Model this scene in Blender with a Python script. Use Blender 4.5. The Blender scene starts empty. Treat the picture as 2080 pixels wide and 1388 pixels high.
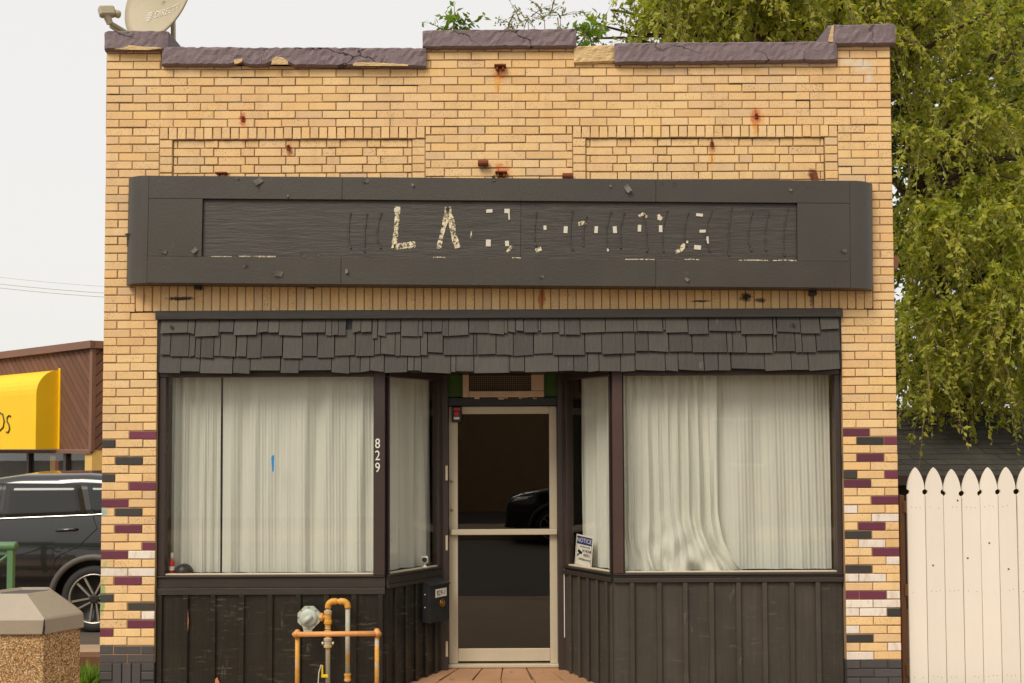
import bpy, bmesh, math, random
import numpy as np
from mathutils import Matrix, Vector
random.seed(7); rng = np.random.default_rng(7)
SC = bpy.context.scene
COL = SC.collection
rad = math.radians
# ------------------------------------------------------------------ camera
FPX, CXP, CYP = 2150.0, 1040.0, 814.0        # focal length and principal point in photograph pixels (2080 wide)
PITCH, ROLL = rad(2.4), rad(0.23)
CAM = Vector((0.0, -8.0, 1.85))
Fw = Vector((0, math.cos(PITCH), math.sin(PITCH))); Uw = Vector((0, -math.sin(PITCH), math.cos(PITCH))); Rw = Vector((1, 0, 0))
cam = bpy.data.cameras.new("camera"); camo = bpy.data.objects.new("camera", cam); COL.objects.link(camo)
Rc = Rw*math.cos(ROLL) - Uw*math.sin(ROLL); Uc = Uw*math.cos(ROLL) + Rw*math.sin(ROLL)
m3 = Matrix((Rc, Uc, -Fw)).transposed()
camo.matrix_world = Matrix.Translation(CAM) @ m3.to_4x4()
cam.sensor_width = 36.0; cam.lens = 36.0*FPX/2080.0
cam.shift_x = 0.0; cam.shift_y = (CYP-694.0)/2080.0
cam.clip_start = 0.05; cam.clip_end = 600
SC.camera = camo
# ------------------------------------------------------------------ world, sun, exposure
SUN_EL, SUN_AZ = rad(48), math.atan2(-0.55, -0.8)
w = bpy.data.worlds.new("World"); SC.world = w; w.use_nodes = True
nt = w.node_tree; nt.nodes.clear()
sky = nt.nodes.new("ShaderNodeTexSky"); sky.sky_type = 'NISHITA'; sky.sun_disc = False
sky.sun_elevation = SUN_EL; sky.sun_rotation = SUN_AZ; sky.dust_density = 6.0; sky.air_density = 1.0
skm = nt.nodes.new("ShaderNodeMixRGB"); skm.blend_type = 'MIX'; skm.inputs[0].default_value = 0.86
skm.inputs[2].default_value = (5.85, 5.7, 5.42, 1)          # the even white cloud cover, in the sky node's units
bg = nt.nodes.new("ShaderNodeBackground"); bg.inputs[1].default_value = 0.1
wo = nt.nodes.new("ShaderNodeOutputWorld")
nt.links.new(sky.outputs[0], skm.inputs[1]); nt.links.new(skm.outputs[0], bg.inputs[0]); nt.links.new(bg.outputs[0], wo.inputs[0])
sl = bpy.data.lights.new("sun", 'SUN'); sl.energy = 1.5; sl.angle = rad(28); sl.color = (1.0, 0.93, 0.82)
so = bpy.data.objects.new("sun", sl); COL.objects.link(so)
sd = Vector((math.sin(SUN_AZ)*math.cos(SUN_EL), math.cos(SUN_AZ)*math.cos(SUN_EL), math.sin(SUN_EL)))
so.rotation_euler = sd.to_track_quat('Z', 'Y').to_euler(); so.location = sd*40
SC.view_settings.view_transform = 'Standard'; SC.view_settings.look = 'None'; SC.view_settings.gamma = 1.0
SC.view_settings.use_curve_mapping = False; SC.view_settings.exposure = 0.74
SC.cycles.max_bounces = 8; SC.cycles.transparent_max_bounces = 16

def W(px, py, Y=0.0):
    """world point at depth Y that the photograph shows at pixel (px, py)"""
    dx, dy = px-CXP, CYP-py
    a = (dx*math.cos(ROLL) + dy*math.sin(ROLL))/FPX; b = (-dx*math.sin(ROLL) + dy*math.cos(ROLL))/FPX
    d = Fw + Rw*a + Uw*b
    t = (Y-CAM.y)/d.y
    return CAM + d*t
def X(px, py, Y=0.0): return W(px, py, Y).x
def Z(px, py, Y=0.0): return W(px, py, Y).z
def S(Y=0.0): return (Y+8.0)/FPX          # metres per photograph pixel at depth Y

# ------------------------------------------------------------------ helpers
def lin(c):
    return tuple(((v/255.0)/12.92 if v/255.0 <= .04045 else ((v/255.0+.055)/1.055)**2.4) for v in c)
class NT:
    def __init__(s, name):
        s.m = bpy.data.materials.new(name); s.m.use_nodes = True; s.t = s.m.node_tree; s.t.nodes.clear()
        s.out = s.n("ShaderNodeOutputMaterial")
    def n(s, typ, **kw):
        o = s.t.nodes.new(typ)
        for k, v in kw.items(): setattr(o, k, v)
        return o
    def l(s, a, b): s.t.links.new(a, b)
    def val(s, inp, v):
        if hasattr(v, 'is_output') or isinstance(v, bpy.types.NodeSocket): s.l(v, inp)
        else: inp.default_value = v
    def pos(s): 
        if not hasattr(s, '_p'): s._p = s.n("ShaderNodeNewGeometry").outputs['Position']
        return s._p
    def mapv(s, sc, vec=None, loc=(0,0,0)):
        m = s.n("ShaderNodeMapping"); m.inputs['Scale'].default_value = sc; m.inputs['Location'].default_value = loc
        s.l(vec or s.pos(), m.inputs[0]); return m.outputs[0]
    def noise(s, scale, detail=3, rough=.55, vec=None, out='Fac', dist=0):
        o = s.n("ShaderNodeTexNoise"); o.inputs['Scale'].default_value = scale; o.inputs['Detail'].default_value = detail
        o.inputs['Roughness'].default_value = rough; o.inputs['Distortion'].default_value = dist
        s.l(vec or s.pos(), o.inputs['Vector']); return o.outputs[out]
    def ramp(s, fac, a, b, ca=(0,0,0,1), cb=(1,1,1,1)):
        r = s.n("ShaderNodeValToRGB"); r.color_ramp.elements[0].position = a; r.color_ramp.elements[1].position = b
        r.color_ramp.elements[0].color = ca; r.color_ramp.elements[1].color = cb; s.l(fac, r.inputs[0]); return r.outputs[0]
    def mix(s, fac, a, b, mode='MIX'):
        o = s.n("ShaderNodeMixRGB", blend_type=mode)
        s.val(o.inputs[0], fac)
        for i, v in ((1, a), (2, b)):
            if isinstance(v, tuple): o.inputs[i].default_value = v if len(v) == 4 else v+(1,)
            else: s.l(v, o.inputs[i])
        return o.outputs[0]
    def math(s, op, a, b=0.0, clamp=False):
        o = s.n("ShaderNodeMath", operation=op); o.use_clamp = clamp
        s.val(o.inputs[0], a); s.val(o.inputs[1], b); return o.outputs[0]
    def bump(s, h, strength=.3, dist=.01):
        o = s.n("ShaderNodeBump"); o.inputs['Strength'].default_value = strength; o.inputs['Distance'].default_value = dist
        s.l(h, o.inputs['Height']); return o.outputs[0]
    def bsdf(s, col, rough=.7, metal=0.0, normal=None, **kw):
        p = s.n("ShaderNodeBsdfPrincipled")
        if isinstance(col, tuple): p.inputs['Base Color'].default_value = col if len(col) == 4 else col+(1,)
        else: s.l(col, p.inputs['Base Color'])
        s.val(p.inputs['Roughness'], rough); p.inputs['Metallic'].default_value = metal
        if normal is not None: s.l(normal, p.inputs['Normal'])
        for k, v in kw.items(): p.inputs[k].default_value = v
        s.l(p.outputs[0], s.out.inputs[0]); return p
def sc3(c, k): return tuple(min(1, v*k) for v in c)
def pmat(name, col, rough=.7, var=.2, vs=6.0, fine=60.0, bump=.15, metal=0.0, stretch=(1,1,1), wear=None, wearcut=(.62,.7), obvar=0.0, **kw):
    """painted / plain surface: two-scale colour mottling, fine relief and optional chipped wear colour"""
    t = NT(name); v = t.mapv(stretch)
    n1 = t.noise(vs, 4, vec=v); n2 = t.noise(fine, 3, vec=v)
    c = t.mix(t.ramp(n1, .3, .7), sc3(col, 1-var), sc3(col, 1+var))
    c = t.mix(.35, c, t.mix(n2, sc3(col, 1-2*var), sc3(col, 1+2*var)))
    if obvar:
        r = t.n("ShaderNodeObjectInfo").outputs['Random']
        c = t.mix(1.0, c, t.ramp(r, 0, 1, (1-obvar,)*3+(1,), (1+obvar*.6,)*3+(1,)), 'MULTIPLY')
    if wear: 
        k = t.ramp(t.noise(9, 6, .7, vec=v), wearcut[0], wearcut[1]); c = t.mix(k, c, wear)
    t.bsdf(c, rough, metal, t.bump(t.math('ADD', n1, n2), bump, .01), **kw); return t.m
def wood(name, col, along=2, rough=.75, var=.25, wear=None, bump=.4, wearcut=(.63,.7), obvar=.12, freq=45, scuff=None):
    """painted timber, grain stretched along one axis"""
    t = NT(name); s = [1.0, 1.0, 1.0]; s[along] = .06
    g = t.noise(freq, 5, .65, vec=t.mapv(tuple(s))); n1 = t.noise(5, 4)
    c = t.mix(g, sc3(col, 1-var), sc3(col, 1+var)); c = t.mix(t.ramp(n1, .3, .75), c, sc3(col, 1-var*.6))
    r = t.n("ShaderNodeObjectInfo").outputs['Random']
    c = t.mix(1.0, c, t.ramp(r, 0, 1, (1-obvar,)*3+(1,), (1+obvar,)*3+(1,)), 'MULTIPLY')
    if wear:
        c = t.mix(t.ramp(t.noise(14, 6, .75, vec=t.mapv(tuple(x**.5 for x in s))), *wearcut), c, wear)
    if scuff: c = t.mix(t.math('MULTIPLY', t.ramp(t.noise(7, 6, .75, vec=t.mapv((1,1,7))), .575, .70), t.ramp(t.noise(2.5, 2), .36, .58)), c, scuff)
    t.bsdf(c, rough, 0, t.bump(g, bump, .006)); return t.m

class MB:
    def __init__(s): s.v = []; s.f = []; s.tint = []
    def add(s, vs, fs, tint=0.0):
        b = len(s.v); s.v += [tuple(p) for p in vs]; s.f += [tuple(i+b for i in f) for f in fs]; s.tint += [tint]*len(fs); return s
    def box(s, x0, x1, y0, y1, z0, z1, c=0.0, M=None, tint=0.0):
        """box, chamfered by c"""
        x0, x1 = min(x0,x1), max(x0,x1); y0, y1 = min(y0,y1), max(y0,y1); z0, z1 = min(z0,z1), max(z0,z1)
        if c <= 0:
            vs = [(x,y,z) for x in (x0,x1) for y in (y0,y1) for z in (z0,z1)]
            fs = [(0,1,3,2),(4,6,7,5),(0,4,5,1),(2,3,7,6),(0,2,6,4),(1,5,7,3)]
        else:
            c = min(c, .45*(x1-x0), .45*(y1-y0), .45*(z1-z0)); vs = []; idx = {}
            for i, x in enumerate((x0,x1)):
                for j, y in enumerate((y0,y1)):
                    for k, z in enumerate((z0,z1)):
                        sx, sy, sz = c*(1-2*i), c*(1-2*j), c*(1-2*k)
                        idx[i,j,k] = (len(vs), len(vs)+1, len(vs)+2)
                        vs += [(x, y+sy, z+sz), (x+sx, y, z+sz), (x+sx, y+sy, z)]
            q = lambda a, lst: tuple(idx[t][a] for t in lst)
            fs = [q(0, [(0,0,0),(0,0,1),(0,1,1),(0,1,0)]), q(0, [(1,0,0),(1,1,0),(1,1,1),(1,0,1)]),
                  q(1, [(0,0,0),(1,0,0),(1,0,1),(0,0,1)]), q(1, [(0,1,0),(0,1,1),(1,1,1),(1,1,0)]),
                  q(2, [(0,0,0),(0,1,0),(1,1,0),(1,0,0)]), q(2, [(0,0,1),(1,0,1),(1,1,1),(0,1,1)])]
            for a, b, ax in ((0,1,2),(0,2,1),(1,2,0)):
                for u in (0,1):
                    for v_ in (0,1):
                        k0 = [0,0,0]; k1 = [0,0,0]
                        o = [i for i in (0,1,2) if i != ax]
                        k0[o[0]] = k1[o[0]] = u; k0[o[1]] = k1[o[1]] = v_; k0[ax] = 0; k1[ax] = 1
                        A, B = idx[tuple(k0)], idx[tuple(k1)]
                        fs.append((A[a], A[b], B[b], B[a]))
            for k in idx: fs.append(idx[k])
        if M is not None: vs = [tuple(M @ Vector(p)) for p in vs]
        return s.add(vs, fs, tint)
    def prism(s, poly, y0, y1, axis='y', M=None):
        """polygon (x,z) extruded from y0 to y1 (axis 'y'), (y,z) along x (axis 'x') or (x,y) along z (axis 'z')"""
        n = len(poly)
        mk = {'y': lambda p, t: (p[0], t, p[1]), 'x': lambda p, t: (t, p[0], p[1]), 'z': lambda p, t: (p[0], p[1], t)}[axis]
        vs = [mk(p, y0) for p in poly] + [mk(p, y1) for p in poly]
        if M is not None: vs = [tuple(M @ Vector(p)) for p in vs]
        return s.add(vs, [tuple(range(n)), tuple(range(2*n-1, n-1, -1))] + [(i, (i+1) % n, n+(i+1) % n, n+i) for i in range(n)])
    def tube(s, pts, r, n=8, cap=True, flat=None):
        pts = [Vector(p) for p in pts]; rs = r if isinstance(r, (list, tuple)) else [r]*len(pts)
        vs = []; fs = []
        up0 = None
        for i, p in enumerate(pts):
            d = (pts[min(i+1, len(pts)-1)] - pts[max(i-1, 0)])
            d = d.normalized() if d.length > 1e-9 else Vector((0,0,1))
            ref = up0 if up0 is not None else (Vector((0,0,1)) if abs(d.z) < .9 else Vector((0,1,0)))
            a = d.cross(ref); a = a.normalized() if a.length > 1e-6 else Vector((1,0,0)); b = a.cross(d).normalized(); up0 = b
            for k in range(n):
                t = 2*math.pi*k/n; vs.append(p + (a*math.cos(t) + b*math.sin(t))*rs[i])
        for i in range(len(pts)-1):
            for k in range(n): fs.append((i*n+k, i*n+(k+1) % n, (i+1)*n+(k+1) % n, (i+1)*n+k))
        if cap: fs += [tuple(range(n-1, -1, -1)), tuple(range((len(pts)-1)*n, len(pts)*n))]
        return s.add(vs, fs)
    def lathe(s, prof, c, axis=(0,0,1), n=20, cap=True):
        """profile of (radius, height) turned about an axis through c"""
        ax = Vector(axis).normalized(); a = ax.orthogonal().normalized(); b = ax.cross(a); vs = []; fs = []
        for r, h in prof:
            for k in range(n):
                t = 2*math.pi*k/n; vs.append(Vector(c) + ax*h + (a*math.cos(t)+b*math.sin(t))*r)
        for i in range(len(prof)-1):
            for k in range(n): fs.append((i*n+k, i*n+(k+1) % n, (i+1)*n+(k+1) % n, (i+1)*n+k))
        if cap: fs += [tuple(range(n-1, -1, -1)), tuple(range((len(prof)-1)*n, len(prof)*n))]
        return s.add(vs, fs)
    def build(s, name, mat, parent=None, smooth=False, tint=False):
        me = bpy.data.meshes.new(name); me.from_pydata([tuple(p) for p in s.v], [], s.f)
        if tint:
            at = me.attributes.new('tint', 'FLOAT', 'FACE'); at.data.foreach_set('value', np.array(s.tint, dtype=np.float32))
        if smooth: me.shade_smooth() if hasattr(me, 'shade_smooth') else None
        me.materials.append(mat); me.validate(); fixn(me)
        return link(name, me, parent)
def fixn(me):
    bm = bmesh.new(); bm.from_mesh(me); bmesh.ops.recalc_face_normals(bm, faces=bm.faces); bm.to_mesh(me); bm.free()
def link(name, me, parent=None):
    o = bpy.data.objects.new(name, me); COL.objects.link(o)
    if parent is not None: attach(o, parent)
    return o
def world_mat(o):
    m = o.matrix_basis.copy()
    return world_mat(o.parent) @ o.matrix_parent_inverse @ m if o.parent else m
def attach(o, parent):
    o.parent = parent; o.matrix_parent_inverse = world_mat0(parent).inverted()
def world_mat0(o):
    # rest matrix: only the translation counts, so later rotation of the root carries its parts
    return Matrix.Translation(o.location) if o.type == 'EMPTY' else Matrix()
def tag(o, label=None, cat=None, group=None, kind=None):
    for k, v in (('label', label), ('category', cat), ('group', group), ('kind', kind)):
        if v: o[k] = v
    return o
def root(name, loc, label, cat, group=None):
    o = bpy.data.objects.new(name, None); COL.objects.link(o); o.location = loc; o.empty_display_size = .1
    return tag(o, label, cat, group)
def text_mesh(name, body, size, M, mat, parent=None, depth=.001, sx=1.0, align='CENTER'):
    cu = bpy.data.curves.new(name, 'FONT'); cu.body = body; cu.size = size; cu.extrude = depth; cu.align_x = align; cu.align_y = 'CENTER'; cu.resolution_u = 3
    to = bpy.data.objects.new(name, cu); COL.objects.link(to)
    dg = bpy.context.evaluated_depsgraph_get(); me = bpy.data.meshes.new_from_object(to.evaluated_get(dg))
    bpy.data.objects.remove(to); bpy.data.curves.remove(cu)
    me.transform(M @ Matrix.Diagonal((sx, 1, 1, 1))); me.materials.clear(); me.materials.append(mat); me.name = name
    return link(name, me, parent)
FACE = Matrix.Rotation(math.pi/2, 4, 'X')       # text plane -> facing -Y

# ------------------------------------------------------------------ materials
STAINS = []   # (point, rx, rz, colour, amount)
def P0(px, py): p = W(px, py, 0); return (p.x, 0, p.z)
RUST, RUSTD = lin((196, 96, 24)), lin((90, 42, 18)); SOOT = lin((34, 30, 26)); PLAST = lin((214, 200, 176))
for px, py, rx, rz, c, a in [(494, 244, .028, .05, RUST, .95), (586, 304, .022, .05, RUST, .7), (1016, 148, .05, .06, RUST, .75), (1010, 172, .03, .07, lin((222,160,70)), .7),
        (1536, 240, .05, .065, RUST, .95), (1536, 262, .035, .06, lin((214,150,60)), .7), (1446, 300, .025, .045, RUST, .6), (1446, 325, .03, .08, lin((224,166,84)), .5), (1020, 348, .06, .06, RUST, .8),
        (1652, 352, .045, .045, RUSTD, .8), (1100, 606, .035, .10, lin((168,92,34)), .8), (455, 354, .06, .012, RUSTD, .8),
        (367, 607, .115, .018, SOOT, .95), (1422, 612, .105, .010, SOOT, .9), (1515, 604, .055, .04, SOOT, .95), (1546, 610, .055, .022, SOOT, .85), (1649, 607, .022, .07, lin((92,82,70)), .8),
        (523, 581, .05, .012, SOOT, .8), (633, 585, .04, .012, SOOT, .85), (294, 610, .01, .06, SOOT, .5),
        (1752, 132, .10, .05, PLAST, .85), (1720, 125, .08, .035, PLAST, .6), (1640, 130, .12, .03, PLAST, .35), (1560, 140, .08, .02, PLAST, .35), (1765, 160, .03, .06, PLAST, .8),
        (213, 1160, .03, .10, lin((150,168,110)), .6), (208, 1215, .03, .14, lin((96,150,84)), .7), (209, 1040, .04, .035, lin((120,170,170)), .8), (204, 1330, .05, .1, lin((90,120,100)), .4)]:
    STAINS.append((P0(px, py), rx*(1.2 if c in (RUST,) else 1), rz*(1.3 if c in (RUST,) else 1), c, a*(.8 if c in (RUST,) else 1)))
def stain_chain(t, c):
    wob = t.noise(26, 4, .6); wob2 = t.noise(90, 2)
    w_ = t.math('ADD', t.math('MULTIPLY', t.math('SUBTRACT', wob, .5), 1.5), t.math('MULTIPLY', t.math('SUBTRACT', wob2, .5), .5))
    for p, rx, rz, sc_, a in STAINS:
        v = t.mapv((1/rx, 0, 1/rz), loc=(-p[0]/rx, 0, -p[2]/rz))
        ln = t.n("ShaderNodeVectorMath", operation='LENGTH'); t.l(v, ln.inputs[0])
        d = t.math('ADD', ln.outputs['Value'], w_)
        k = t.ramp(d, .55, 1.15, (a,a,a,1), (0,0,0,1))
        c = t.mix(k, c, sc_)
    return c
def brick_material(name, cols, spots=.8, stains=True, rough=.82, streak=None):
    """fired clay brick: each brick its own shade, iron spots, fine sandy relief"""
    t = NT(name)
    at = t.n("ShaderNodeAttribute", attribute_name='tint').outputs['Fac']
    r = t.math('FRACT', t.math('ADD', t.n("ShaderNodeObjectInfo").outputs['Random'], at))
    rp = t.n("ShaderNodeValToRGB"); cr = rp.color_ramp; t.l(r, rp.inputs[0])
    while len(cr.elements) < len(cols): cr.elements.new(.5)
    for i, c in enumerate(cols): cr.elements[i].position = i/(len(cols)-1); cr.elements[i].color = c+(1,)
    big = t.noise(1.3, 3); fine = t.noise(70, 4, .7); mid = t.noise(14, 3)
    c = t.mix(.4, rp.outputs[0], t.mix(fine, (.38,)*3, (.64,)*3), 'OVERLAY')
    c = t.mix(t.math('MULTIPLY', t.ramp(t.noise(9, 5, .7, vec=t.mapv((1,1,.22))), .5, .78), .35), c, sc3(cols[0], .62))
    c = t.mix(.4, c, t.mix(big, (.3,)*3, (.7,)*3), 'OVERLAY')
    if spots:
        vo = t.n("ShaderNodeTexVoronoi"); vo.inputs['Scale'].default_value = 70; t.l(t.pos(), vo.inputs['Vector'])
        k = t.math('MULTIPLY', t.ramp(vo.outputs['Distance'], .16, .32, (1,1,1,1), (0,0,0,1)), t.ramp(t.noise(5, 3), .35, .65))
        # a brick's own share of spots
        r2 = t.math('FRACT', t.math('MULTIPLY', r, 7.31)); k = t.math('MULTIPLY', k, t.math('MULTIPLY', t.math('ADD', r2, .25), spots), True)
        c = t.mix(k, c, lin((96, 62, 28)))
    if streak: c = t.mix(t.math('MULTIPLY', t.ramp(t.noise(22, 5, .7, vec=t.mapv((1,1,.35))), .50, .66), .6), c, streak)
    if stains: c = stain_chain(t, c)
    t.bsdf(c, rough, 0, t.bump(t.math('ADD', t.math('MULTIPLY', mid, 1.5), fine), .35, .004)); return t.m
M = {}
BR = [(216,176,122), (228,188,132), (232,194,138), (222,183,130), (230,194,142), (217,179,130), (230,188,126), (211,178,136)]
M['brick'] = brick_material('buff_brick', [lin(c) for c in BR])
M['brick_purple'] = brick_material('plum_painted_brick', [lin((96,38,60)), lin((110,46,68)), lin((88,36,54))], 0, False, .6)
M['brick_black'] = brick_material('black_painted_brick', [lin((52,48,44)), lin((60,56,50)), lin((46,44,42))], 0, False, .6)
M['brick_white'] = brick_material('white_painted_brick', [lin((224,212,200)), lin((232,222,208)), lin((216,204,190))], 0, False, .65, streak=lin((190,160,120)))
M['brick_base'] = brick_material('grey_painted_base_brick', [lin((66,62,62)), lin((76,72,70)), lin((58,55,56))], 0, False, .6)
t = NT('mortar'); c = t.mix(t.noise(30, 4), lin((140,110,76)), lin((172,142,104))); c = t.mix(t.ramp(t.noise(2.2, 4), .5, .68), c, lin((96,84,72))); c = stain_chain(t, c)
t.bsdf(c, .95, 0, t.bump(t.noise(120, 3), .4, .004)); M['mortar'] = t.m
M['mortar_dark'] = pmat('painted_mortar', lin((58,54,52)), .9)
# coping: plum paint over cast stone with cracks and chips of bare stone
t = NT('coping_paint'); n1 = t.noise(7, 5, .6); n2 = t.noise(60, 4)
c = t.mix(n1, lin((98,82,85)), lin((134,116,119))); c = t.mix(.4, c, t.mix(n2, lin((78,64,67)), lin((150,132,135))))
crk = t.n("ShaderNodeTexVoronoi", feature='DISTANCE_TO_EDGE'); crk.inputs['Scale'].default_value = 2.6
vv = t.n("ShaderNodeMixRGB"); vv.inputs[0].default_value = .16; t.l(t.pos(), vv.inputs[1]); t.l(t.noise(6, 4, out='Color'), vv.inputs[2]); t.l(vv.outputs[0], crk.inputs['Vector'])
ck = t.math('MULTIPLY', t.ramp(crk.outputs['Distance'], .004, .012, (1,1,1,1), (0,0,0,1)), t.ramp(t.noise(2, 2), .45, .55))
c = t.mix(ck, c, lin((44,34,34))); 
t.bsdf(c, .75, 0, t.bump(t.math('SUBTRACT', t.math('ADD', n1, t.math('MULTIPLY', n2, .5)), ck), .6, .012)); M['coping'] = t.m
M['stone'] = pmat('bare_sandstone', lin((206,176,128)), .95, .22, 9, 50, .9, stretch=(.6,1,2.2))
M['sign'] = pmat('sign_paint', lin((63,57,49)), .48, .2, 2.2, 60, .14, wear=lin((92,85,75)), wearcut=(.64,.8))
M['sign_sheet'] = pmat('sign_sheet_metal', lin((64,59,51)), .42, .16, 1.6, 50, .1, wear=lin((92,86,76)), wearcut=(.66,.8))
# weathered plywood: alligatored paint running along x
t = NT('sign_plywood'); g = t.noise(60, 6, .7, vec=t.mapv((.09,1,1))); n1 = t.noise(3, 3)
k = t.ramp(g, .44, .62); c = t.mix(k, lin((52,47,42)), lin((74,68,60))); c = t.mix(t.ramp(n1, .35, .7), c, lin((64,58,52)))
t.bsdf(c, .55, 0, t.bump(g, .6, .010)); M['plywood'] = t.m
t = NT('worn_letter_paint'); k = t.ramp(t.noise(48, 8, .85), .485, .515); mx = t.n("ShaderNodeMixShader"); tr = t.n("ShaderNodeBsdfTransparent"); p = t.bsdf(lin((228,214,178)), .7)
t.l(k, mx.inputs[0]); t.l(tr.outputs[0], mx.inputs[1]); t.l(p.outputs[0], mx.inputs[2]); t.l(mx.outputs[0], t.out.inputs[0]); M['worn'] = t.m
M['tape'] = pmat('foam_tape', lin((206,198,180)), .7, .06, 30)
M['flake'] = pmat('paint_flake', lin((88,82,74)), .6, .15, 30)
M['chip_pink'] = pmat('bare_primer', lin((196,120,88)), .8, .2, 30)
M['shingle'] = wood('shingle_paint', lin((68,63,56)), 2, .65, .34, wear=lin((112,108,98)), wearcut=(.66,.76), bump=1.0, obvar=.24)
M['green'] = pmat('green_paint', lin((58,92,20)), .6, .25, 6)
M['trim'] = wood('dark_trim', lin((54,48,42)), 0, .42, .3, wear=lin((128,98,74)), wearcut=(.66,.70))
M['frame'] = pmat('bronze_frame', lin((58,46,42)), .42, .12, 5)
M['frame_red'] = pmat('maroon_frame', lin((70,49,43)), .5, .15, 5)
M['board'] = wood('brown_board', lin((64,57,48)), 2, .66, .55, wear=lin((112,98,80)), wearcut=(.64,.74), obvar=.22, bump=1.0, freq=26, scuff=lin((92,84,70)))
M['board_dark'] = wood('black_board', lin((38,35,28)), 2, .36, .6, wear=lin((100,96,80)), wearcut=(.64,.74), obvar=.2, bump=1.0, freq=28, scuff=lin((104,99,84)))
M['alu'] = pmat('beige_aluminium', lin((196,182,156)), .45, .06, 4, 40, .05, metal=.15)
M['vent'] = pmat('beige_vent_paint', lin((198,166,138)), .6, .12, 14)
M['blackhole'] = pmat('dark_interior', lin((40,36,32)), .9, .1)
M['wire'] = pmat('galvanised_wire', lin((168,150,120)), .5, .1, metal=.5)
M['steel'] = pmat('steel', lin((170,160,140)), .35, .1, metal=.8)
M['curtain'] = None
t = NT('curtain_cloth'); wv = t.noise(3, 3, vec=t.mapv((1,1,.3))); c = t.mix(wv, lin((222,222,208)), lin((236,236,223)))
p = t.bsdf(c, .9, 0, t.bump(t.math('ADD', t.noise(11, 5, .65, vec=t.mapv((1,1,.45))), t.math('MULTIPLY', t.noise(300, 2), .1)), .45, .012)); 
trl = t.n("ShaderNodeBsdfTranslucent"); t.l(c, trl.inputs[0]); mx = t.n("ShaderNodeMixShader"); mx.inputs[0].default_value = .2
t.l(p.outputs[0], mx.inputs[1]); t.l(trl.outputs[0], mx.inputs[2]); t.l(mx.outputs[0], t.out.inputs[0]); M['curtain'] = t.m
def glass(name, tint=(1,1,1), ior=1.5, boost=1.0):
    t = NT(name); lw = t.n("ShaderNodeLayerWeight"); lw.inputs[0].default_value = .5
    f0 = ((ior-1)/(ior+1))**2; fr = t.math('ADD', t.math('MULTIPLY', t.math('POWER', lw.outputs['Facing'], 5.0), 1-f0), f0)
    gl = t.n("ShaderNodeBsdfGlossy"); gl.inputs['Roughness'].default_value = .004
    tr = t.n("ShaderNodeBsdfTransparent"); tr.inputs[0].default_value = tint+(1,)
    nb = t.bump(t.noise(1.6, 2), .02, .02); t.l(nb, gl.inputs['Normal'])
    mx = t.n("ShaderNodeMixShader"); t.l(t.math('MULTIPLY', fr, boost, True), mx.inputs[0]); t.l(tr.outputs[0], mx.inputs[1]); t.l(gl.outputs[0], mx.inputs[2])
    t.l(mx.outputs[0], t.out.inputs[0]); return t.m
M['glass'] = glass('window_glass', (.985,.985,.975), 1.5, 1.25)
M['glass_dark'] = glass('door_glass', (.34,.30,.25), 1.5, 2.5)
M['white'] = pmat('white_paint', lin((226,220,208)), .6, .05, 8)
M['black'] = pmat('black_plastic', lin((36,35,34)), .45, .12)
M['red'] = pmat('red_plastic', lin((190,34,28)), .4, .08)
M['blue'] = pmat('blue_print', lin((28,52,132)), .5, .05)
M['bluetape'] = pmat('blue_tape', lin((24,130,190)), .5, .05)
M['mailbox'] = pmat('mailbox_enamel', lin((40,41,41)), .4, .1)
M['brass'] = pmat('brass', lin((150,112,52)), .35, .2, 40, metal=.8)
M['pipe'] = pmat('yellow_pipe', lin((206,148,52)), .6, .15, 20, 60, .4, wear=lin((176,172,158)), wearcut=(.52,.62))
M['pipe_grey'] = pmat('grey_yellow_pipe', lin((168,164,144)), .6, .12, 14, 60, .3, wear=lin((204,146,54)), wearcut=(.55,.62))
M['pipe_rail'] = pmat('orange_rail_pipe', lin((214,148,84)), .55, .12, 20, 60, .3, wear=lin((170,96,52)), wearcut=(.6,.68))
M['regulator'] = pmat('regulator_paint', lin((176,182,168)), .5, .08, 20)
M['yellow_tag'] = pmat('yellow_tag', lin((236,196,30)), .5, .05)
M['rust'] = pmat('rusty_iron', lin((120,58,28)), .85, .35, 40, 120, .6)
M['dish'] = pmat('dish_grey', lin((172,160,132)), .5, .08, 3)
M['dish_print'] = pmat('dish_print', lin((214,206,188)), .5, .03)
M['fence'] = wood('white_fence_paint', lin((230,221,206)), 2, .6, .05, wear=lin((120,96,70)), wearcut=(.77,.80), bump=.25, obvar=.03)
M['bare_wood'] = wood('bare_wood', lin((110,72,42)), 2, .8, .3)
M['lid'] = pmat('taupe_lid', lin((150,136,116)), .5, .08, 4, 30, .1)
M['green_rail'] = pmat('green_enamel', lin((86,124,84)), .5, .12, 6)
def aggregate():
    t = NT('exposed_aggregate'); vo = t.n("ShaderNodeTexVoronoi"); vo.inputs['Scale'].default_value = 120; t.l(t.pos(), vo.inputs['Vector'])
    rp = t.n("ShaderNodeValToRGB"); cr = rp.color_ramp; sep = t.n("ShaderNodeSeparateColor"); t.l(vo.outputs['Color'], sep.inputs[0]); t.l(sep.outputs[0], rp.inputs[0])
    cols = [(136,96,56), (190,144,90), (216,176,120), (164,128,86), (230,200,150), (112,90,66)]
    while len(cr.elements) < len(cols): cr.elements.new(.5)
    for i, c in enumerate(cols): cr.elements[i].position = i/5; cr.elements[i].color = lin(c)+(1,)
    e = t.ramp(vo.outputs['Distance'], .3, .75, (1,1,1,1), (.35,.28,.2,1)); c = t.mix(1.0, rp.outputs[0], e, 'MULTIPLY')
    t.bsdf(c, .75, 0, t.bump(vo.outputs['Distance'], -.8, .012)); return t.m
M['aggregate'] = aggregate()
M['asphalt'] = pmat('asphalt', lin((84,75,65)), .9, .2, 1.5, 140, .5)
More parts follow.
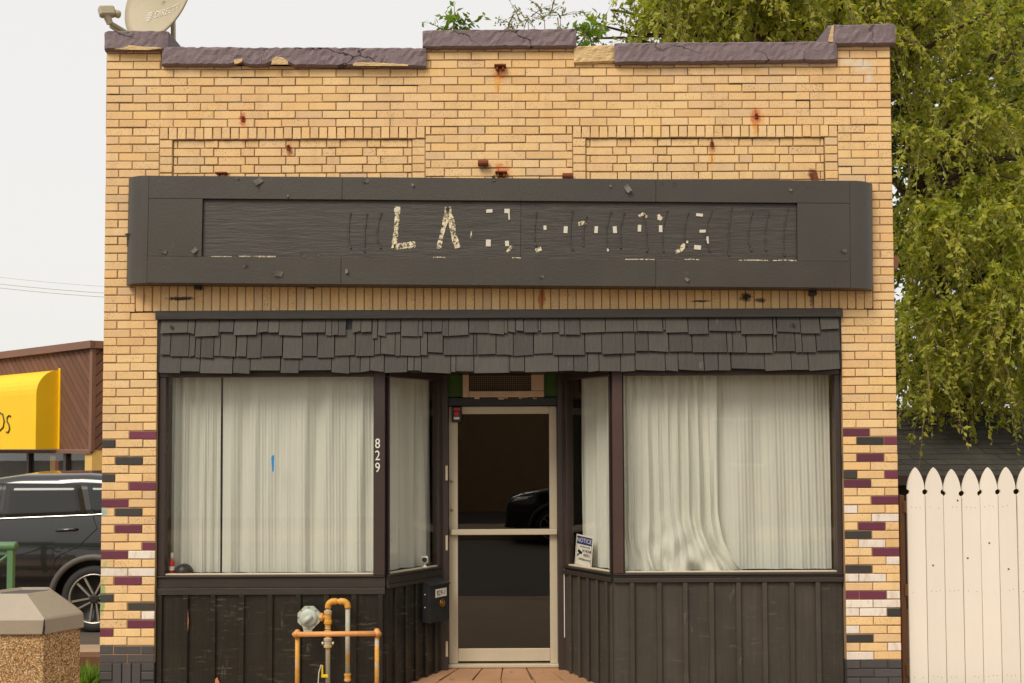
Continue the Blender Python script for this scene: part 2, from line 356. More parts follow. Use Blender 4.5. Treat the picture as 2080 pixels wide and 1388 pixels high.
M['concrete'] = pmat('pavement_concrete', lin((158,136,112)), .9, .14, 2, 90, .4)
M['entry'] = pmat('entry_concrete', lin((164,122,88)), .85, .2, 3, 80, .4, wear=lin((110,84,64)), wearcut=(.60,.72))
M['soil'] = pmat('soil', lin((96,78,56)), .95, .3, 4, 60, .6)
M['car'] = pmat('black_car_paint', lin((24,23,22)), .16, .02, 1, 10, 0.0, **{'Coat Weight': .9})
M['car_glass'] = pmat('car_glass', lin((30,31,29)), .08, .02, 1, 10, 0.0)
M['chrome'] = pmat('chrome', lin((226,220,212)), .15, .02, metal=1.0, bump=0)
M['cladding'] = pmat('grey_cladding', lin((84,80,74)), .6, .05)
M['tyre'] = pmat('tyre', lin((38,36,34)), .8, .1, 10, 80, .3)
M['rim'] = pmat('alloy', lin((176,170,160)), .3, .04, metal=.7, bump=0)
M['plank'] = wood('brown_plank', lin((112,76,56)), 2, .8, .22, bump=.4, obvar=.14)
M['fascia'] = pmat('brown_fascia', lin((124,88,70)), .6, .08, 2)
M['yellow'] = pmat('yellow_awning', lin((244,196,10)), .55, .05, 3, 60, .08)
M['olive'] = pmat('olive_letter', lin((72,70,26)), .6, .05)
M['cream'] = pmat('cream_post', lin((214,176,100)), .7, .06)
M['asphalt_shingle'] = pmat('asphalt_shingle', lin((58,54,46)), .9, .22, 3, 120, .5, obvar=.22)
M['shed_wall'] = wood('shed_board', lin((52,40,32)), 2, .85, .25)
M['bark'] = pmat('bark', lin((74,58,42)), .95, .3, 5, 30, .9, stretch=(1,1,.25))
M['twig'] = pmat('twig', lin((138,116,84)), .9, .2, 8)
def leafmat(name, c1, c2, c3):
    t = NT(name); at = t.n("ShaderNodeAttribute", attribute_name='tint').outputs['Fac']
    rp = t.n("ShaderNodeValToRGB"); cr = rp.color_ramp; cr.elements.new(.5); t.l(at, rp.inputs[0])
    for i, c in enumerate((c1, c2, c3)): cr.elements[i].position = i*.5; cr.elements[i].color = c+(1,)
    p = t.bsdf(rp.outputs[0], .5); trl = t.n("ShaderNodeBsdfTranslucent"); t.l(t.mix(1.0, rp.outputs[0], (1.25,1.2,.6), 'MULTIPLY'), trl.inputs[0])
    mx = t.n("ShaderNodeMixShader"); mx.inputs[0].default_value = .55; t.l(p.outputs[0], mx.inputs[1]); t.l(trl.outputs[0], mx.inputs[2]); t.l(mx.outputs[0], t.out.inputs[0]); return t.m
M['leaf'] = leafmat('elm_leaf', (.09,.14,.014), (.27,.33,.03), (.52,.51,.09))
M['leaf_dark'] = leafmat('dark_leaf', (.06,.095,.012), (.12,.17,.02), (.22,.26,.04))
M['weed'] = leafmat('weed_leaf', (.08,.16,.015), (.14,.25,.02), (.25,.34,.05))
M['pale_weed'] = leafmat('pale_weed_leaf', (.18,.22,.08), (.26,.29,.13), (.36,.37,.2))
M['siding'] = pmat('white_siding', lin((206,204,194)), .7, .05, 2)
M['stucco'] = pmat('tan_stucco', lin((150,120,84)), .9, .1, 3)
M['roofing'] = pmat('flat_roof', lin((90,86,80)), .9, .15, 2)
# ================================================================== GROUND
def sheet(name, x0, x1, y0, y1, z, mat, label, th=None):
    o = (MB().box(x0, x1, y0, y1, z-(th or .3), z) if th else MB().add([(x0,y0,z),(x1,y0,z),(x1,y1,z),(x0,y1,z)], [(0,1,2,3)])).build(name, mat)
    return tag(o, label, None, None, 'structure')
sheet('ground', -150, 150, -150, 200, -.12, M['asphalt'], 'dark asphalt of the parking lot around the building')
sheet('road', -150, 150, -12.5, -3.6, -.108, M['asphalt'], 'dark asphalt road in front of the shop')
sheet('pavement', -40, 40, -3.4, -.02, 0, M['concrete'], 'tan concrete pavement in front of the shop', .2)
sheet('kerb', -40, 40, -3.6, -3.404, .004, M['concrete'], 'concrete kerb between pavement and road', .2)
sheet('far_pavement', -40, 40, -15.5, -12.5, .0, M['concrete'], 'concrete pavement on the far side of the road', .2)
sheet('side_yard', 2.95, 9, -.015, 4, -.02, M['soil'], 'bare soil yard behind the white fence', .2)
sheet('verge', -4.6, -3.12, -.015, .9, -.015, M['soil'], 'strip of soil beside the brick pier', .2)

# ================================================================== BRICK BUILDING
BLD = root('brick_shop_building', (0, 0, 0), 'yellow brick one-storey shop with plum coping, boarded storefront and recessed door', 'building')
BW, CH = .2073, .06435
XL = -3.10; XR = XL + 29*BW
Zb = Z(205, 1311.9)
JT = .0075
ZS = Zb + CH*round((Z(1014, 634)-Zb)/CH)          # underside of the soldier band / head of the storefront opening
PLX, PRX = XL+2*BW, XR-2*BW                        # pier edges
ZH = ZS - .02
bricks = []      # (x0,x1,z0,z1,yfront,material key, forced individual)
def put(x0, x1, z0, z1, y=0.0, m='brick', force=False):
    if x1-x0 < .016 or z1-z0 < .016: return
    bricks.append([x0, x1, z0, z1, y, m, force])
def course(k, xa, xb, z0=None, h=CH, y=0.0, par=None, m='brick'):
    z0 = Zb+k*CH if z0 is None else z0
    off = -BW/2 if (k if par is None else par) % 2 else 0.0
    x = XL+off
    while x < xb-1e-6:
        a, b = max(x, xa), min(x+BW, xb)
        if b-a > .02: put(a, b, z0, z0+h, y, m)
        x += BW
# parapet limits, measured per stretch of coping
def zt(px, py): return Z(px, py)
xc = [X(328, 118), X(858, 118), X(1168, 118), X(1700, 118)]
lim = [(XL, xc[0], zt(270, 103)), (xc[0], xc[1], zt(600, 133)), (xc[1], xc[2], zt(1010, 98)), (xc[2], xc[3], zt(1440, 128)), (xc[3], XR, zt(1760, 92))]
kS = round((ZS-Zb)/CH)
SOLH = .2065; kTopSol = ZS+SOLH
solx0, solx1 = X(275, 610), X(1773, 610)
# panels
hr = []      # (x0, x1, z of top of header row)
PA = (PLX, PLX+2.03, Zb+CH*round((Z(330, 254.5)-Zb)/CH)); PB = (PRX-2.025, PRX, Zb+CH*round((Z(1690, 251)-Zb)/CH))
zsg0, zsg1 = Z(1016, 566), Z(1016, 376)          # hidden behind the sign
sgx0, sgx1 = X(300, 470), X(1730, 470)
k = -3
# piers
for k in range(-6, kS):
    course(k, XL, PLX); course(k, PRX, XR)
# wall above the opening
k = kS
zk = ZS
while True:
    z0, z1 = Zb+k*CH, Zb+(k+1)*CH
    if z0 > max(l[2] for l in lim): break
    runs = []
    for xa, xb, zl in lim:
        if z0 >= zl-.02: continue
        top = min(z1, zl)
        if runs and abs(runs[-1][1]-xa) < 1e-6 and abs(runs[-1][2]-top) < 1e-6: runs[-1] = (runs[-1][0], xb, top)
        else: runs.append((xa, xb, top))
    for xa, xb, top in runs:
        # cut the interval by soldiers, panels and the hidden stretch behind the sign
        iv = [(xa, xb)]
        def cut(iv, a, b):
            o = []
            for p, q in iv:
                if b <= p or a >= q: o.append((p, q)); continue
                if a > p: o.append((p, a))
                if b < q: o.append((b, q))
            return o
        if z0 < kTopSol-.02: iv = cut(iv, solx0, solx1)
        if z0 > zsg0 and z1 < zsg1: iv = cut(iv, sgx0, sgx1)
        for pa in (PA, PB):
            if z1 <= pa[2]+.001: iv = cut(iv, pa[0], pa[1])
        for p, q in iv: course(k, p, q, z0, top-z0)
    k += 1
# soldier band
n = round((solx1-solx0)/CH); sw = (solx1-solx0)/n
for i in range(n): put(solx0+i*sw, solx0+(i+1)*sw, ZS, ZS+SOLH)
# recessed panels with a border of headers
for (a, b, zt_) in (PA, PB):
    hh = .094; n = round((b-a)/.0668); s_ = (b-a)/n
    for i in range(n): put(a+i*s_, a+(i+1)*s_, zt_-hh, zt_, -.004)
    z = zt_-hh; j = 0
    while z > zsg1-CH:
        put(a, a+.1, z-CH, z, 0.0); put(b-.1, b, z-CH, z, 0.0)
        x = a+.1-(.0 if j % 2 else .07); i = j
        while x < b-.1-1e-6:            # alternate stretcher and header inside the panel
            ww = BW if i % 2 else BW/2
            p, q = max(x, a+.1), min(x+ww, b-.1)
            if q-p > .02: put(p, q, z-CH, z, .014)
            x += ww; i += 1
        z -= CH; j += 1
# painted accent bricks on the piers
ACC = {'brick_purple': [(292,883),(290,989),(233,1024),(260,1077),(299,1111),(230,1129),(258,1182),(284,1269),(213,1289),
        (1735,878),(1807,895),(1766,930),(1808,965),(1739,982),(1795,1017),(1768,1070),(1797,1123),(1730,1209),(1768,1209)],
       'brick_black': [(220,902),(263,936),(219,971),(260,1042),(213,1217),(285,1234),(1764,896),(1724,964),(1741,1088),(1741,1157),(1814,1243),(1744,1296)],
       'brick_white': [(287,1129),(232,1164),(286,1164),(297,1252),(1726,1034),(1796,1052),(1769,1104),(1812,1139),(1730,1173),(1768,1173),(1807,1209),(1735,1226),(1790,1226),(1729,1243),(1771,1243),(1729,1278),(1814,1314),(1744,1331)]}
for key, pts in ACC.items():
    for px, py in pts:
        p = W(px, py, 0); best = min((b for b in bricks), key=lambda b: (max(b[0]-p.x, 0, p.x-b[1]))**2 + (max(b[2]-p.z, 0, p.z-b[3]))**2*4 + 1e-3*((b[0]+b[1])/2-p.x)**2)
        best[5] = key; best[6] = True
for b in bricks:
    lowl = b[1] < PLX+.01 and b[3] <= Zb+.001; lowr = b[0] > PRX-.01 and b[3] <= Zb-2*CH+.03
    if lowl or lowr: b[5] = 'brick_base'
# the left pier's foot has a few upright bricks
bricks = [b for b in bricks if not (b[1] < PLX+.01 and b[3] <= Zb-2*CH+.001)]
for j in range(2): put(XL, XL+.1, Zb-(3+j)*CH, Zb-(2+j)*CH, 0, 'brick_base'); put(PLX-.1, PLX, Zb-(3+j)*CH, Zb-(2+j)*CH, 0, 'brick_base')
for i in range(3): put(XL+.1+i*.0715, XL+.1+(i+1)*.0715, Zb-2*CH-.2, Zb-2*CH, 0, 'brick_base')
bricks.sort(key=lambda b: (-int(b[6]), -(b[1]-b[0])*(min(b[3]-b[2], .17))/(8+(b[2]-1.85)*.042)**2))
def brick_mesh(mb, x0, x1, z0, z1, y, tint=0.0, jx=0.0):
    g, c, dpt = JT/2, .0028, .045
    x0 += g; x1 -= g; z0 += g; z1 -= g
    o = [(x0,z0),(x1,z0),(x1,z1),(x0,z1)]; i = [(x0+c,z0+c),(x1-c,z0+c),(x1-c,z1-c),(x0+c,z1-c)]
    vs = [(a,y+c,b) for a,b in o] + [(a,y,b) for a,b in i] + [(a,y+dpt,b) for a,b in o]
    fs = [(4,5,6,7)] + [(q,(q+1)%4,4+(q+1)%4,4+q) for q in range(4)] + [(q,8+q,8+(q+1)%4,(q+1)%4) for q in range(4)]
    mb.add(vs, fs, tint)
shared = {}
def brick_obj(b):
    wd, ht = round(b[1]-b[0], 3), round(b[3]-b[2], 3); key = (wd, ht, b[5])
    if key not in shared:
        mb = MB(); brick_mesh(mb, -wd/2, wd/2, 0, ht, 0); me = bpy.data.meshes.new('brick'); me.from_pydata(mb.v, [], mb.f); me.materials.append(M[b[5]]); fixn(me); shared[key] = me
    o = link('brick', shared[key], BLD)
    o.location = ((b[0]+b[1])/2, b[4]+random.uniform(-.0022, .0022), b[2]+random.uniform(-.002, .002)); o.rotation_euler = (random.uniform(-.014,.014), random.uniform(-.007,.007), random.uniform(-.010,.010))
for b in bricks[:300]: brick_obj(b)
mbs = {}
for b in bricks[300:]:
    brick_mesh(mbs.setdefault(b[5], MB()), b[0], b[1], b[2]+random.uniform(-.0022,.0022), b[3]+random.uniform(-.0022,.0015), b[4]+random.uniform(-.004,.002), random.random())
for key, mb in mbs.items(): tag(mb.build('brick_courses', M[key], BLD, tint=True), kind='stuff')
# mortar backing and the body of the building
core = MB(); YM = .0055
for xa, xb, zl in lim: core.box(xa, xb, .024, .30, kTopSol-.3, zl-.004)
def skin(x0, x1, z0, z1, y=YM): core.box(x0, x1, y, .0245, z0, z1)
zp = min(PA[2], PB[2])-.094
for xa, xb, zl in lim: skin(xa, xb, max(PA[2], PB[2])-.05, zl-.006)
skin(XL+.004, PLX, ZS-.01, PA[2]); skin(PA[1], PB[0], ZS-.01, PA[2]); skin(PRX, XR-.004, ZS-.01, PB[2])
skin(PLX, PA[1], ZS, zsg0+.1); skin(PB[0], PRX, ZS, zsg0+.1)
for a, b, z_ in (PA, PB):
    skin(a, b, z_-.094, z_); skin(a, a+.1, zsg0+.1, z_-.094); skin(b-.1, b, zsg0+.1, z_-.094)
core.build('mortar_bed', M['mortar'], BLD)
for a, b in ((XL+.004, PLX-.003), (PRX+.003, XR-.004)):
    MB().box(a, b, YM, .30, Zb-2*CH, ZS+.02).build('pier_mortar', M['mortar'], BLD)
    MB().box(a+.001, b-.001, YM+.001, .299, -.15, Zb-2*CH).build('pier_foot_mortar', M['mortar_dark'], BLD)
body = MB()
body.box(XL+.01, XL+.25, .30, 9, -.15, 4.55); body.box(XR-.25, XR-.01, .30, 9, -.15, 4.55); body.box(XL+.25, XR-.25, 8.75, 9, -.15, 4.55)
body.build('side_wall', M['brick'], BLD)
MB().box(XL+.25, XR-.25, .30, 8.75, 4.15, 4.3).build('roof_deck', M['roofing'], BLD)
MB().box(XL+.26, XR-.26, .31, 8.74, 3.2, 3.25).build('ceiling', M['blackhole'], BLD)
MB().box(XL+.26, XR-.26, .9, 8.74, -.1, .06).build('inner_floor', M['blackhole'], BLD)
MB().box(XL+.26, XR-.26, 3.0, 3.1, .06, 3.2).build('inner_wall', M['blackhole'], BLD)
# mortar rope pushed out of the joints here and there, and the settlement crack lines
def coping(px0, px1, top0, top1, bot0, bot1, mat='coping', chips=(), proud=.05, chamf=None, yb=.36, name='coping'):
    """one coping stone, its face a grid with uneven lower and upper edge"""
    x0, x1 = X(px0, (top0+bot0)/2, -proud), X(px1, (top1+bot1)/2, -proud); nx = max(6, int((x1-x0)/.03)); vs = []; fs = []
    prof = [(yb, 0), (-proud+.02, 0), (-proud, .08), (-proud, .3), (-proud, .55), (-proud, .8), (-proud, .93), (-proud+.018, 1), (yb, 1)]
    for i in range(nx+1):
        f = i/nx; zt_ = Z(px0+(px1-px0)*f, top0+(top1-top0)*f, -proud); zb_ = Z(px0+(px1-px0)*f, bot0+(bot1-bot0)*f, -proud)
        x = x0+(x1-x0)*f; e = 1 if 0 < i < nx else 0
        jt, jb = random.gauss(0, .0022), random.gauss(0, .002)
        ch = max([0]+[d*max(0, 1-abs((px0+(px1-px0)*f)-c)/wd)**.5 for c, wd, d in chips])
        for j, (y, h) in enumerate(prof):
            zz = zb_+(zt_-zb_)*h + (jt if h > .9 else jb if h < .1 else 0) + (ch if h < .1 else ch*.6 if h < .35 else 0)
            yy = y + (random.gauss(0, .0025) if y < 0 else 0) + (.012 if (not e and y < 0) else 0)
            vs.append((x, yy, zz))
    m = len(prof)
    for i in range(nx):
        for j in range(m-1): fs.append((i*m+j, i*m+j+1, (i+1)*m+j+1, (i+1)*m+j))
    fs += [tuple(range(m)), tuple(range(nx*m, (nx+1)*m))[::-1]]
    return MB().add(vs, fs).build(name, M[mat], BLD)
tag(coping(211, 340, 62, 61, 103, 100, chips=[(285,30,.012),(222,12,.01)]), 'cracked plum-painted end cap stone at the left corner')
tag(coping(328, 865, 94, 96, 132, 136, chips=[(485,14,.03),(568,26,.045),(760,50,.012)]), 'long plum-painted coping with two chipped spots')
coping(858, 1171, 60, 57, 97, 95)
tag(coping(1166, 1251, 93, 90, 129, 126, 'stone', proud=.03, name='bare_stone'), 'bare broken sandstone where the coping is missing')
coping(1249, 1701, 86, 83, 129, 124)
tag(coping(1684, 1820, 50, 47, 91, 90), 'plum-painted end cap stone at the right corner')
# bare stone showing through chips on the long coping
def chip_patch(pts, Y, mat, name, parent, th=.004):
    p = [W(a, b, Y) for a, b in pts]; return MB().prism([(q.x, q.z) for q in p], Y, Y+th).build(name, mat, parent)
chip_patch([(551,131),(553,120),(562,115),(574,117),(584,124),(586,131)], -.0535, M['stone'], 'bare_chip', BLD)
chip_patch([(476,130),(475,122),(484,120),(493,119),(491,126),(482,129)], -.0535, M['stone'], 'bare_chip', BLD)
chip_patch([(716,131),(722,127),(760,127),(830,131),(828,134),(718,134)], -.0545, M['stone'], 'bare_chip', BLD)
chip_patch([(232,100),(250,97),(262,92),(290,95),(318,96),(330,98),(300,102)], -.0545, M['stone'], 'bare_chip', BLD)
chip_patch([(1682,84),(1689,54),(1694,50),(1692,86)], -.055, M['stone'], 'bare_chip', BLD)
# rusty anchors left in the brickwork
def anchor(px, py, kind):
    p = W(px, py, 0); mb = MB()
    if kind == 'bolt': mb.lathe([(.012,0),(.014,.01),(.008,.012),(.007,.03)], (p.x, .004, p.z), (0,-1,0), 8); mb.box(p.x-.014, p.x+.014, -.012, .003, p.z-.03, p.z-.008, .002)
    elif kind == 'bracket': mb.box(p.x-.045, p.x+.045, -.05, .003, p.z-.006, p.z+.006, .002); mb.box(p.x-.03, p.x-.015, -.04, .003, p.z-.035, p.z-.006, .002); mb.box(p.x+.015, p.x+.03, -.04, .003, p.z-.035, p.z-.006, .002)
    elif kind == 'strap': mb.box(-.02, .02, -.05, .003, -.07, .03, .003, Matrix.Translation((p.x, 0, p.z)) @ Matrix.Rotation(-.25, 4, 'Y'))
    elif kind == 'pipe': mb.lathe([(.02,0),(.024,.002),(.024,.08),(.018,.08),(.018,.01)], (p.x-.045, -.03, p.z), (1,0,0), 10); mb.tube([(p.x, .003, p.z), (p.x, -.03, p.z)], .01, 6)
    mb.build('rusty_anchor', M['rust'], BLD)
for a in [(494,240,'bolt'),(586,298,'bolt'),(1016,136,'bracket'),(1536,234,'bolt'),(1446,290,'bolt'),(1018,352,'bracket'),(983,334,'pipe'),(1154,360,'pipe'),(1652,360,'strap'),(452,354,'bracket')]: anchor(*a)
for px, py in [(1649, 592), (404, 580)]:
    p = W(px, py, -.01); MB().box(p.x-.025, p.x+.025, -.06, .003, p.z-.035, p.z+.03, .004).build('sign_bracket', M['black'], BLD)
def crack(pts, wd, mat):
    for (a, b), (c, d) in zip(pts, pts[1:]):
        # each leg follows the nearest joint of the brickwork
        p, q = W(a, b, 0), W(c, d, 0); snap = lambda z_: Zb+CH*round((z_-Zb)/CH)
        if abs(p.x-q.x) > abs(p.z-q.z): zz = snap(p.z); MB().box(p.x, q.x, .0005, .02, zz-wd/2, zz+wd/2).build('open_joint', mat, BLD)
        else: MB().box(p.x-wd/2, p.x+wd/2, .0005, .02, snap(p.z), snap(q.z)).build('open_joint', mat, BLD)
crack([(1588,178),(1588,195),(1617,195),(1617,212),(1645,212),(1645,229)], .009, M['blackhole'])
crack([(1480,178),(1588,178)], .008, M['blackhole']); crack([(470,153),(560,153)], .008, M['blackhole']); crack([(222,187),(243,187)], .009, M['blackhole']); crack([(770,180),(850,180)], .007, M['blackhole'])
crack([(495,187),(495,204),(465,204),(465,221),(438,221),(438,238),(412,238),(412,255)], .008, pmat('grey_patch_mortar', lin((132,128,118)), .9))
# ------------------------------------------------------------------ storefront
SKB = MB(); ZTOP = Z(1014, 634.5)
SKB.box(PLX+.003, PRX-.003, .0, .30, Z(1014, 752), ZS-.003)
skirt = SKB.build('shingle_skirt', M['black'], BLD)
MB().box(PLX-.006, PRX+.004, -.045, .02, Z(1014, 648), ZS+.004, .004).build('top_rail', M['trim'], skirt)
SHR = [
 [(72,232,163),(232,273,165),(275,415,182),(417,502,157),(503,638,175),(641,705,158),(705,768,160),(768,902,178),(905,1042,160),(1042,1078,178),(1078,1117,175),(1117,1162,177),(1197,1250,157),(1250,1313,157),(1316,1347,195),(1350,1396,180),(1397,1483,160),(1485,1587,182),(1587,1613,182),(1614,1665,157),(1665,1727,157),(1727,1765,180),(1765,1882,177),(1885,1998,162),(1998,2092,168)],
 [(70,130,290),(131,240,300),(241,275,300),(277,308,308),(309,384,308),(386,423,298),(424,515,300),(518,578,300),(580,663,310),(665,788,300),(791,905,312),(907,993,298),(995,1094,308),(1097,1215,295),(1217,1329,298),(1330,1365,288),(1366,1450,288),(1451,1482,297),(1483,1600,297),(1601,1640,293),(1642,1732,277),(1735,1911,292),(1912,1931,290),(1932,2043,288),(2045,2101,290)],
 [(65,190,398),(191,304,388),(305,496,400),(498,598,400),(600,776,383),(778,886,398),(887,1076,382),(1077,1183,398),(1184,1245,395),(1246,1302,390),(1303,1386,387),(1388,1522,395),(1524,1562,383),(1563,1605,383),(1606,1778,397),(1779,1808,392),(1809,1913,388),(1915,2125,398)]]
SHL = [
 [(59,77,140),(78,116,135),(117,157,128),(158,230,137),(231,243,128),(244,335,137),(336,362,148),(363,441,148),(443,568,137),(570,711,133),(712,728,133),(729,858,131),(860,871,124),(872,985,137),(987,1088,145),(1090,1227,130),(1228,1250,130),(1252,1413,145),(1415,1431,150),(1433,1551,135),(1553,1650,142),(1652,1746,120)],
 [(56,105,250),(106,207,253),(209,304,243),(305,465,250),(467,551,237),(552,657,245),(658,719,243),(720,785,230),(786,888,232),(890,1005,233),(1007,1181,237),(1183,1210,237),(1211,1278,238),(1280,1412,240),(1414,1430,232),(1431,1525,232),(1526,1560,237),(1561,1630,237),(1632,1752,228)],
 [(73,87,338),(88,162,332),(163,333,335),(334,410,330),(411,480,332),(481,537,333),(538,646,332),(647,719,333),(720,871,328),(872,936,330),(937,1066,327),(1068,1138,328),(1139,1201,328),(1203,1372,320),(1373,1506,328),(1507,1592,325),(1593,1750,325)]]
tops = [646, 668, 712]
def shingle(px0, px1, pyb, r):
    y1 = [-.044, -.049, -.054][r] + random.uniform(-.005, .003); y0 = [-.018, -.022, -.026][r]
    pt = tops[r]; a = X(px0, pyb, y1)+.0022; b = X(px1, pyb, y1)-.0022; zb = Z((px0+px1)/2, pyb, y1); zt_ = Z(1014, pt, y1)
    d = random.gauss(0, .003); th = .008; yt = y0
    vs = []
    for yo in (0, th):
        vs += [(a, y1+yo, zb+d), (b, y1+yo, zb-d), (b, yt+yo, zt_), (a, yt+yo, zt_)]
    fs = [(0,1,2,3), (7,6,5,4), (0,4,5,1), (1,5,6,2), (2,6,7,3), (3,7,4,0)]
    MB().add(vs, fs).build('shingle', M['shingle'], skirt)
for r in range(3):
    for a, b, c in SHR[r]: shingle(300+a/2.889, 300+b/2.889, 620+c/2.889, r)
    for a, b, c in SHL[r]: shingle(1000+a/2.476, 1000+b/2.476, 620+c/2.476, r)
for px, py in ((348, 664), (1612, 660)):
    p = W(px, py, -.05); MB().lathe([(.012, 0), (.012, .004)], (p.x, -.046, p.z), (0,-1,0), 10).build('bolt_hole', M['black'], skirt)
# --- window frames, glass, bulkheads
YW = .06; YSP, YD = .60, .69
AL, BL = Vector((X(783,1000,YW), YW, 0)), Vector((X(893,1000,YSP), YSP, 0))
AR, BRp = Vector((X(1244,1000,YW), YW, 0)), Vector((X(1148,1000,YSP), YSP, 0))
ZSILL = Z(560, 1168, YW); ZSILLR = Z(1480, 1163, YW); ZHEAD = Z(560, 766, YW)
def obox(p, q, off0, off1, z0, z1, name, mat, parent, c=.003, ext=0.0):
    """box along the plan line p-q, from off0 to off1 across it (positive = to the left of the direction)"""
    d = (q-p); L = d.length; d = d.normalized(); nrm = Vector((-d.y, d.x, 0))
    m4 = Matrix((( d.x, nrm.x, 0, p.x), (d.y, nrm.y, 0, p.y), (0, 0, 1, 0), (0, 0, 0, 1)))
    return MB().box(-ext, L+ext, off0, off1, z0, z1, c, m4).build(name, mat, parent)
def window(pA, pB, zs, label, fr, jl, jr, head=.03):
    L = (pB-pA).length; d = (pB-pA).normalized()
    win = obox(pA, pB, -.03, .05, ZHEAD, ZHEAD+.05, 'window', M[fr], BLD); tag(win, label)
    obox(pA, pA+d*jl, -.025, .045, zs, ZHEAD-.002, 'jamb', M[fr], win); obox(pB-d*jr, pB, -.025, .045, zs, ZHEAD-.002, 'jamb', M[fr], win)
    obox(pA+d*jl, pB-d*jr, -.012, .035, zs, zs+.012, 'bottom_rail', M['alu'] if fr == 'frame' else M[fr], win)
    obox(pA+d*jl, pB-d*jr, .004, .008, zs+.01, ZHEAD, 'pane', M['glass'], win, 0)
    return win
pL0 = Vector((PLX+.004, YW, 0)); pR1 = Vector((PRX-.004, YW, 0))
window(pL0, Vector((X(760,1000,YW), YW, 0)), ZSILL, 'wide left shop window with grey-green curtain behind', 'frame', .052, .003)
window(AL+Vector((.008,.012,0)), BL, ZSILL, 'narrow slanted window left of the door', 'frame', .012, .04)
window(BRp, AR+Vector((-.0,.012,0)), ZSILLR, 'narrow slanted window right of the door', 'frame', .055, .012)
window(Vector((X(1266,1000,YW), YW, 0)), pR1, ZSILLR, 'wide right shop window with bunched curtain behind', 'frame', .006, .04)
# corner mullions
mull = MB().box(X(760,1000,YW)+.001, X(783,1000,YW), .02, .10, ZSILL-.002, ZHEAD+.06, .004).build('mullion', M['frame'], BLD)
MB().box(X(1244,1000,YW), X(1265,1000,YW)-.001, .02, .10, ZSILLR-.002, ZHEAD+.06, .004).build('mullion', M['frame_red'], BLD)
for i, ch in enumerate('829'):
    p = W(767, 902+i*24.5, .018); text_mesh('house_number', ch, .105, Matrix.Translation((p.x, .0175, p.z)) @ FACE, M['white'], mull, .0015, .8)
# sills and rails
def sill(p, q, zs, low, mat='trim', rail=None):
    obox(p, q, -.035, .06, zs-.016, zs-.001, 'sill', M[mat], BLD)
    obox(p, q, -.022, .05, zs-low, zs-.018, 'sill_board', M[mat], BLD)
sill(Vector((PLX+.002,YW,0)), AL, ZSILL, .095); sill(AL, BL, ZSILL, .075)
sill(BRp, AR, ZSILLR, .03); sill(AR, Vector((PRX-.002,YW,0)), ZSILLR, .035)
def bulkhead(p, q, ztop, px_battens, mat, name, label, bw=.03, toprail=.05):
    b = obox(p, q, 0.0, .05, -.1, ztop, name, M[mat], BLD, 0); tag(b, label)
    d = (q-p).normalized()
    obox(p, q, -.034, -.001, ztop-toprail, ztop, 'top_rail', M['trim'], b)
    for s_ in px_battens:
        c_ = p+d*s_; obox(c_-d*bw/2, c_+d*bw/2, -.032, -.001, -.09, ztop-toprail-.002, 'batten', M[mat], b)
    # single boards between battens, standing a little uneven
    e = [0]+list(px_battens)+[(q-p).length]
    for i in range(len(e)-1):
        if e[i+1]-e[i] > .05:
            o = random.uniform(-.004, .001); obox(p+d*(e[i]+.004), p+d*(e[i+1]-.004), -.008+o, .004, -.085, ztop-toprail-.004, 'board', M[mat], b, .002)
pl = Vector((PLX+.002,YW,0)); pr = Vector((PRX-.002,YW,0))
bx = [max(.02, X(p_,1300,YW)-pl.x) for p_ in (321,378,434,492,550,607,664,720,773)]
bulkhead(pl, AL, ZSILL-.096, bx, 'board_dark', 'bulkhead', 'black board-and-batten panel under the left window', .04)
bulkhead(AL, BL, ZSILL-.076, [.10,.22,.34,.46,.58], 'board_dark', 'bulkhead', 'black slanted panel under the mailbox', .03, .03)
bulkhead(BRp, AR, ZSILLR-.032, [.10,.22,.34,.46,.58], 'board', 'bulkhead', 'brown slanted panel right of the door', .03, .035)
bx = [X(p_,1300,YW)-AR.x for p_ in (1284,1339,1392,1445,1500,1553,1608,1661)]
bulkhead(AR, pr, ZSILLR-.036, bx, 'board', 'bulkhead', 'brown board-and-batten panel under the right window', .036, .035)
# bare chips of wood on the left bulkhead
for pts in ([(376,1232),(381,1230),(383,1262),(380,1298),(377,1250)], [(508,1201),(511,1197),(534,1196),(532,1203),(520,1207),(507,1206)], [(437,1380),(441,1376),(446,1388),(437,1388)]):
    chip_patch(pts, YW-.029, M['chip_pink'], 'bare_chip', BLD, .003)
# window deck inside, on which things stand
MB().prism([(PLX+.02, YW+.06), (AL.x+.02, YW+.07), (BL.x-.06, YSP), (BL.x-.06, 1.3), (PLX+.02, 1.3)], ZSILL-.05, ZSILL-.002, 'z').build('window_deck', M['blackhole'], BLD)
MB().prism([(PRX-.02, YW+.06), (AR.x-.02, YW+.07), (BRp.x+.06, YSP), (BRp.x+.06, 1.3), (PRX-.02, 1.3)], ZSILLR-.05, ZSILLR-.002, 'z').build('window_deck', M['blackhole'], BLD)
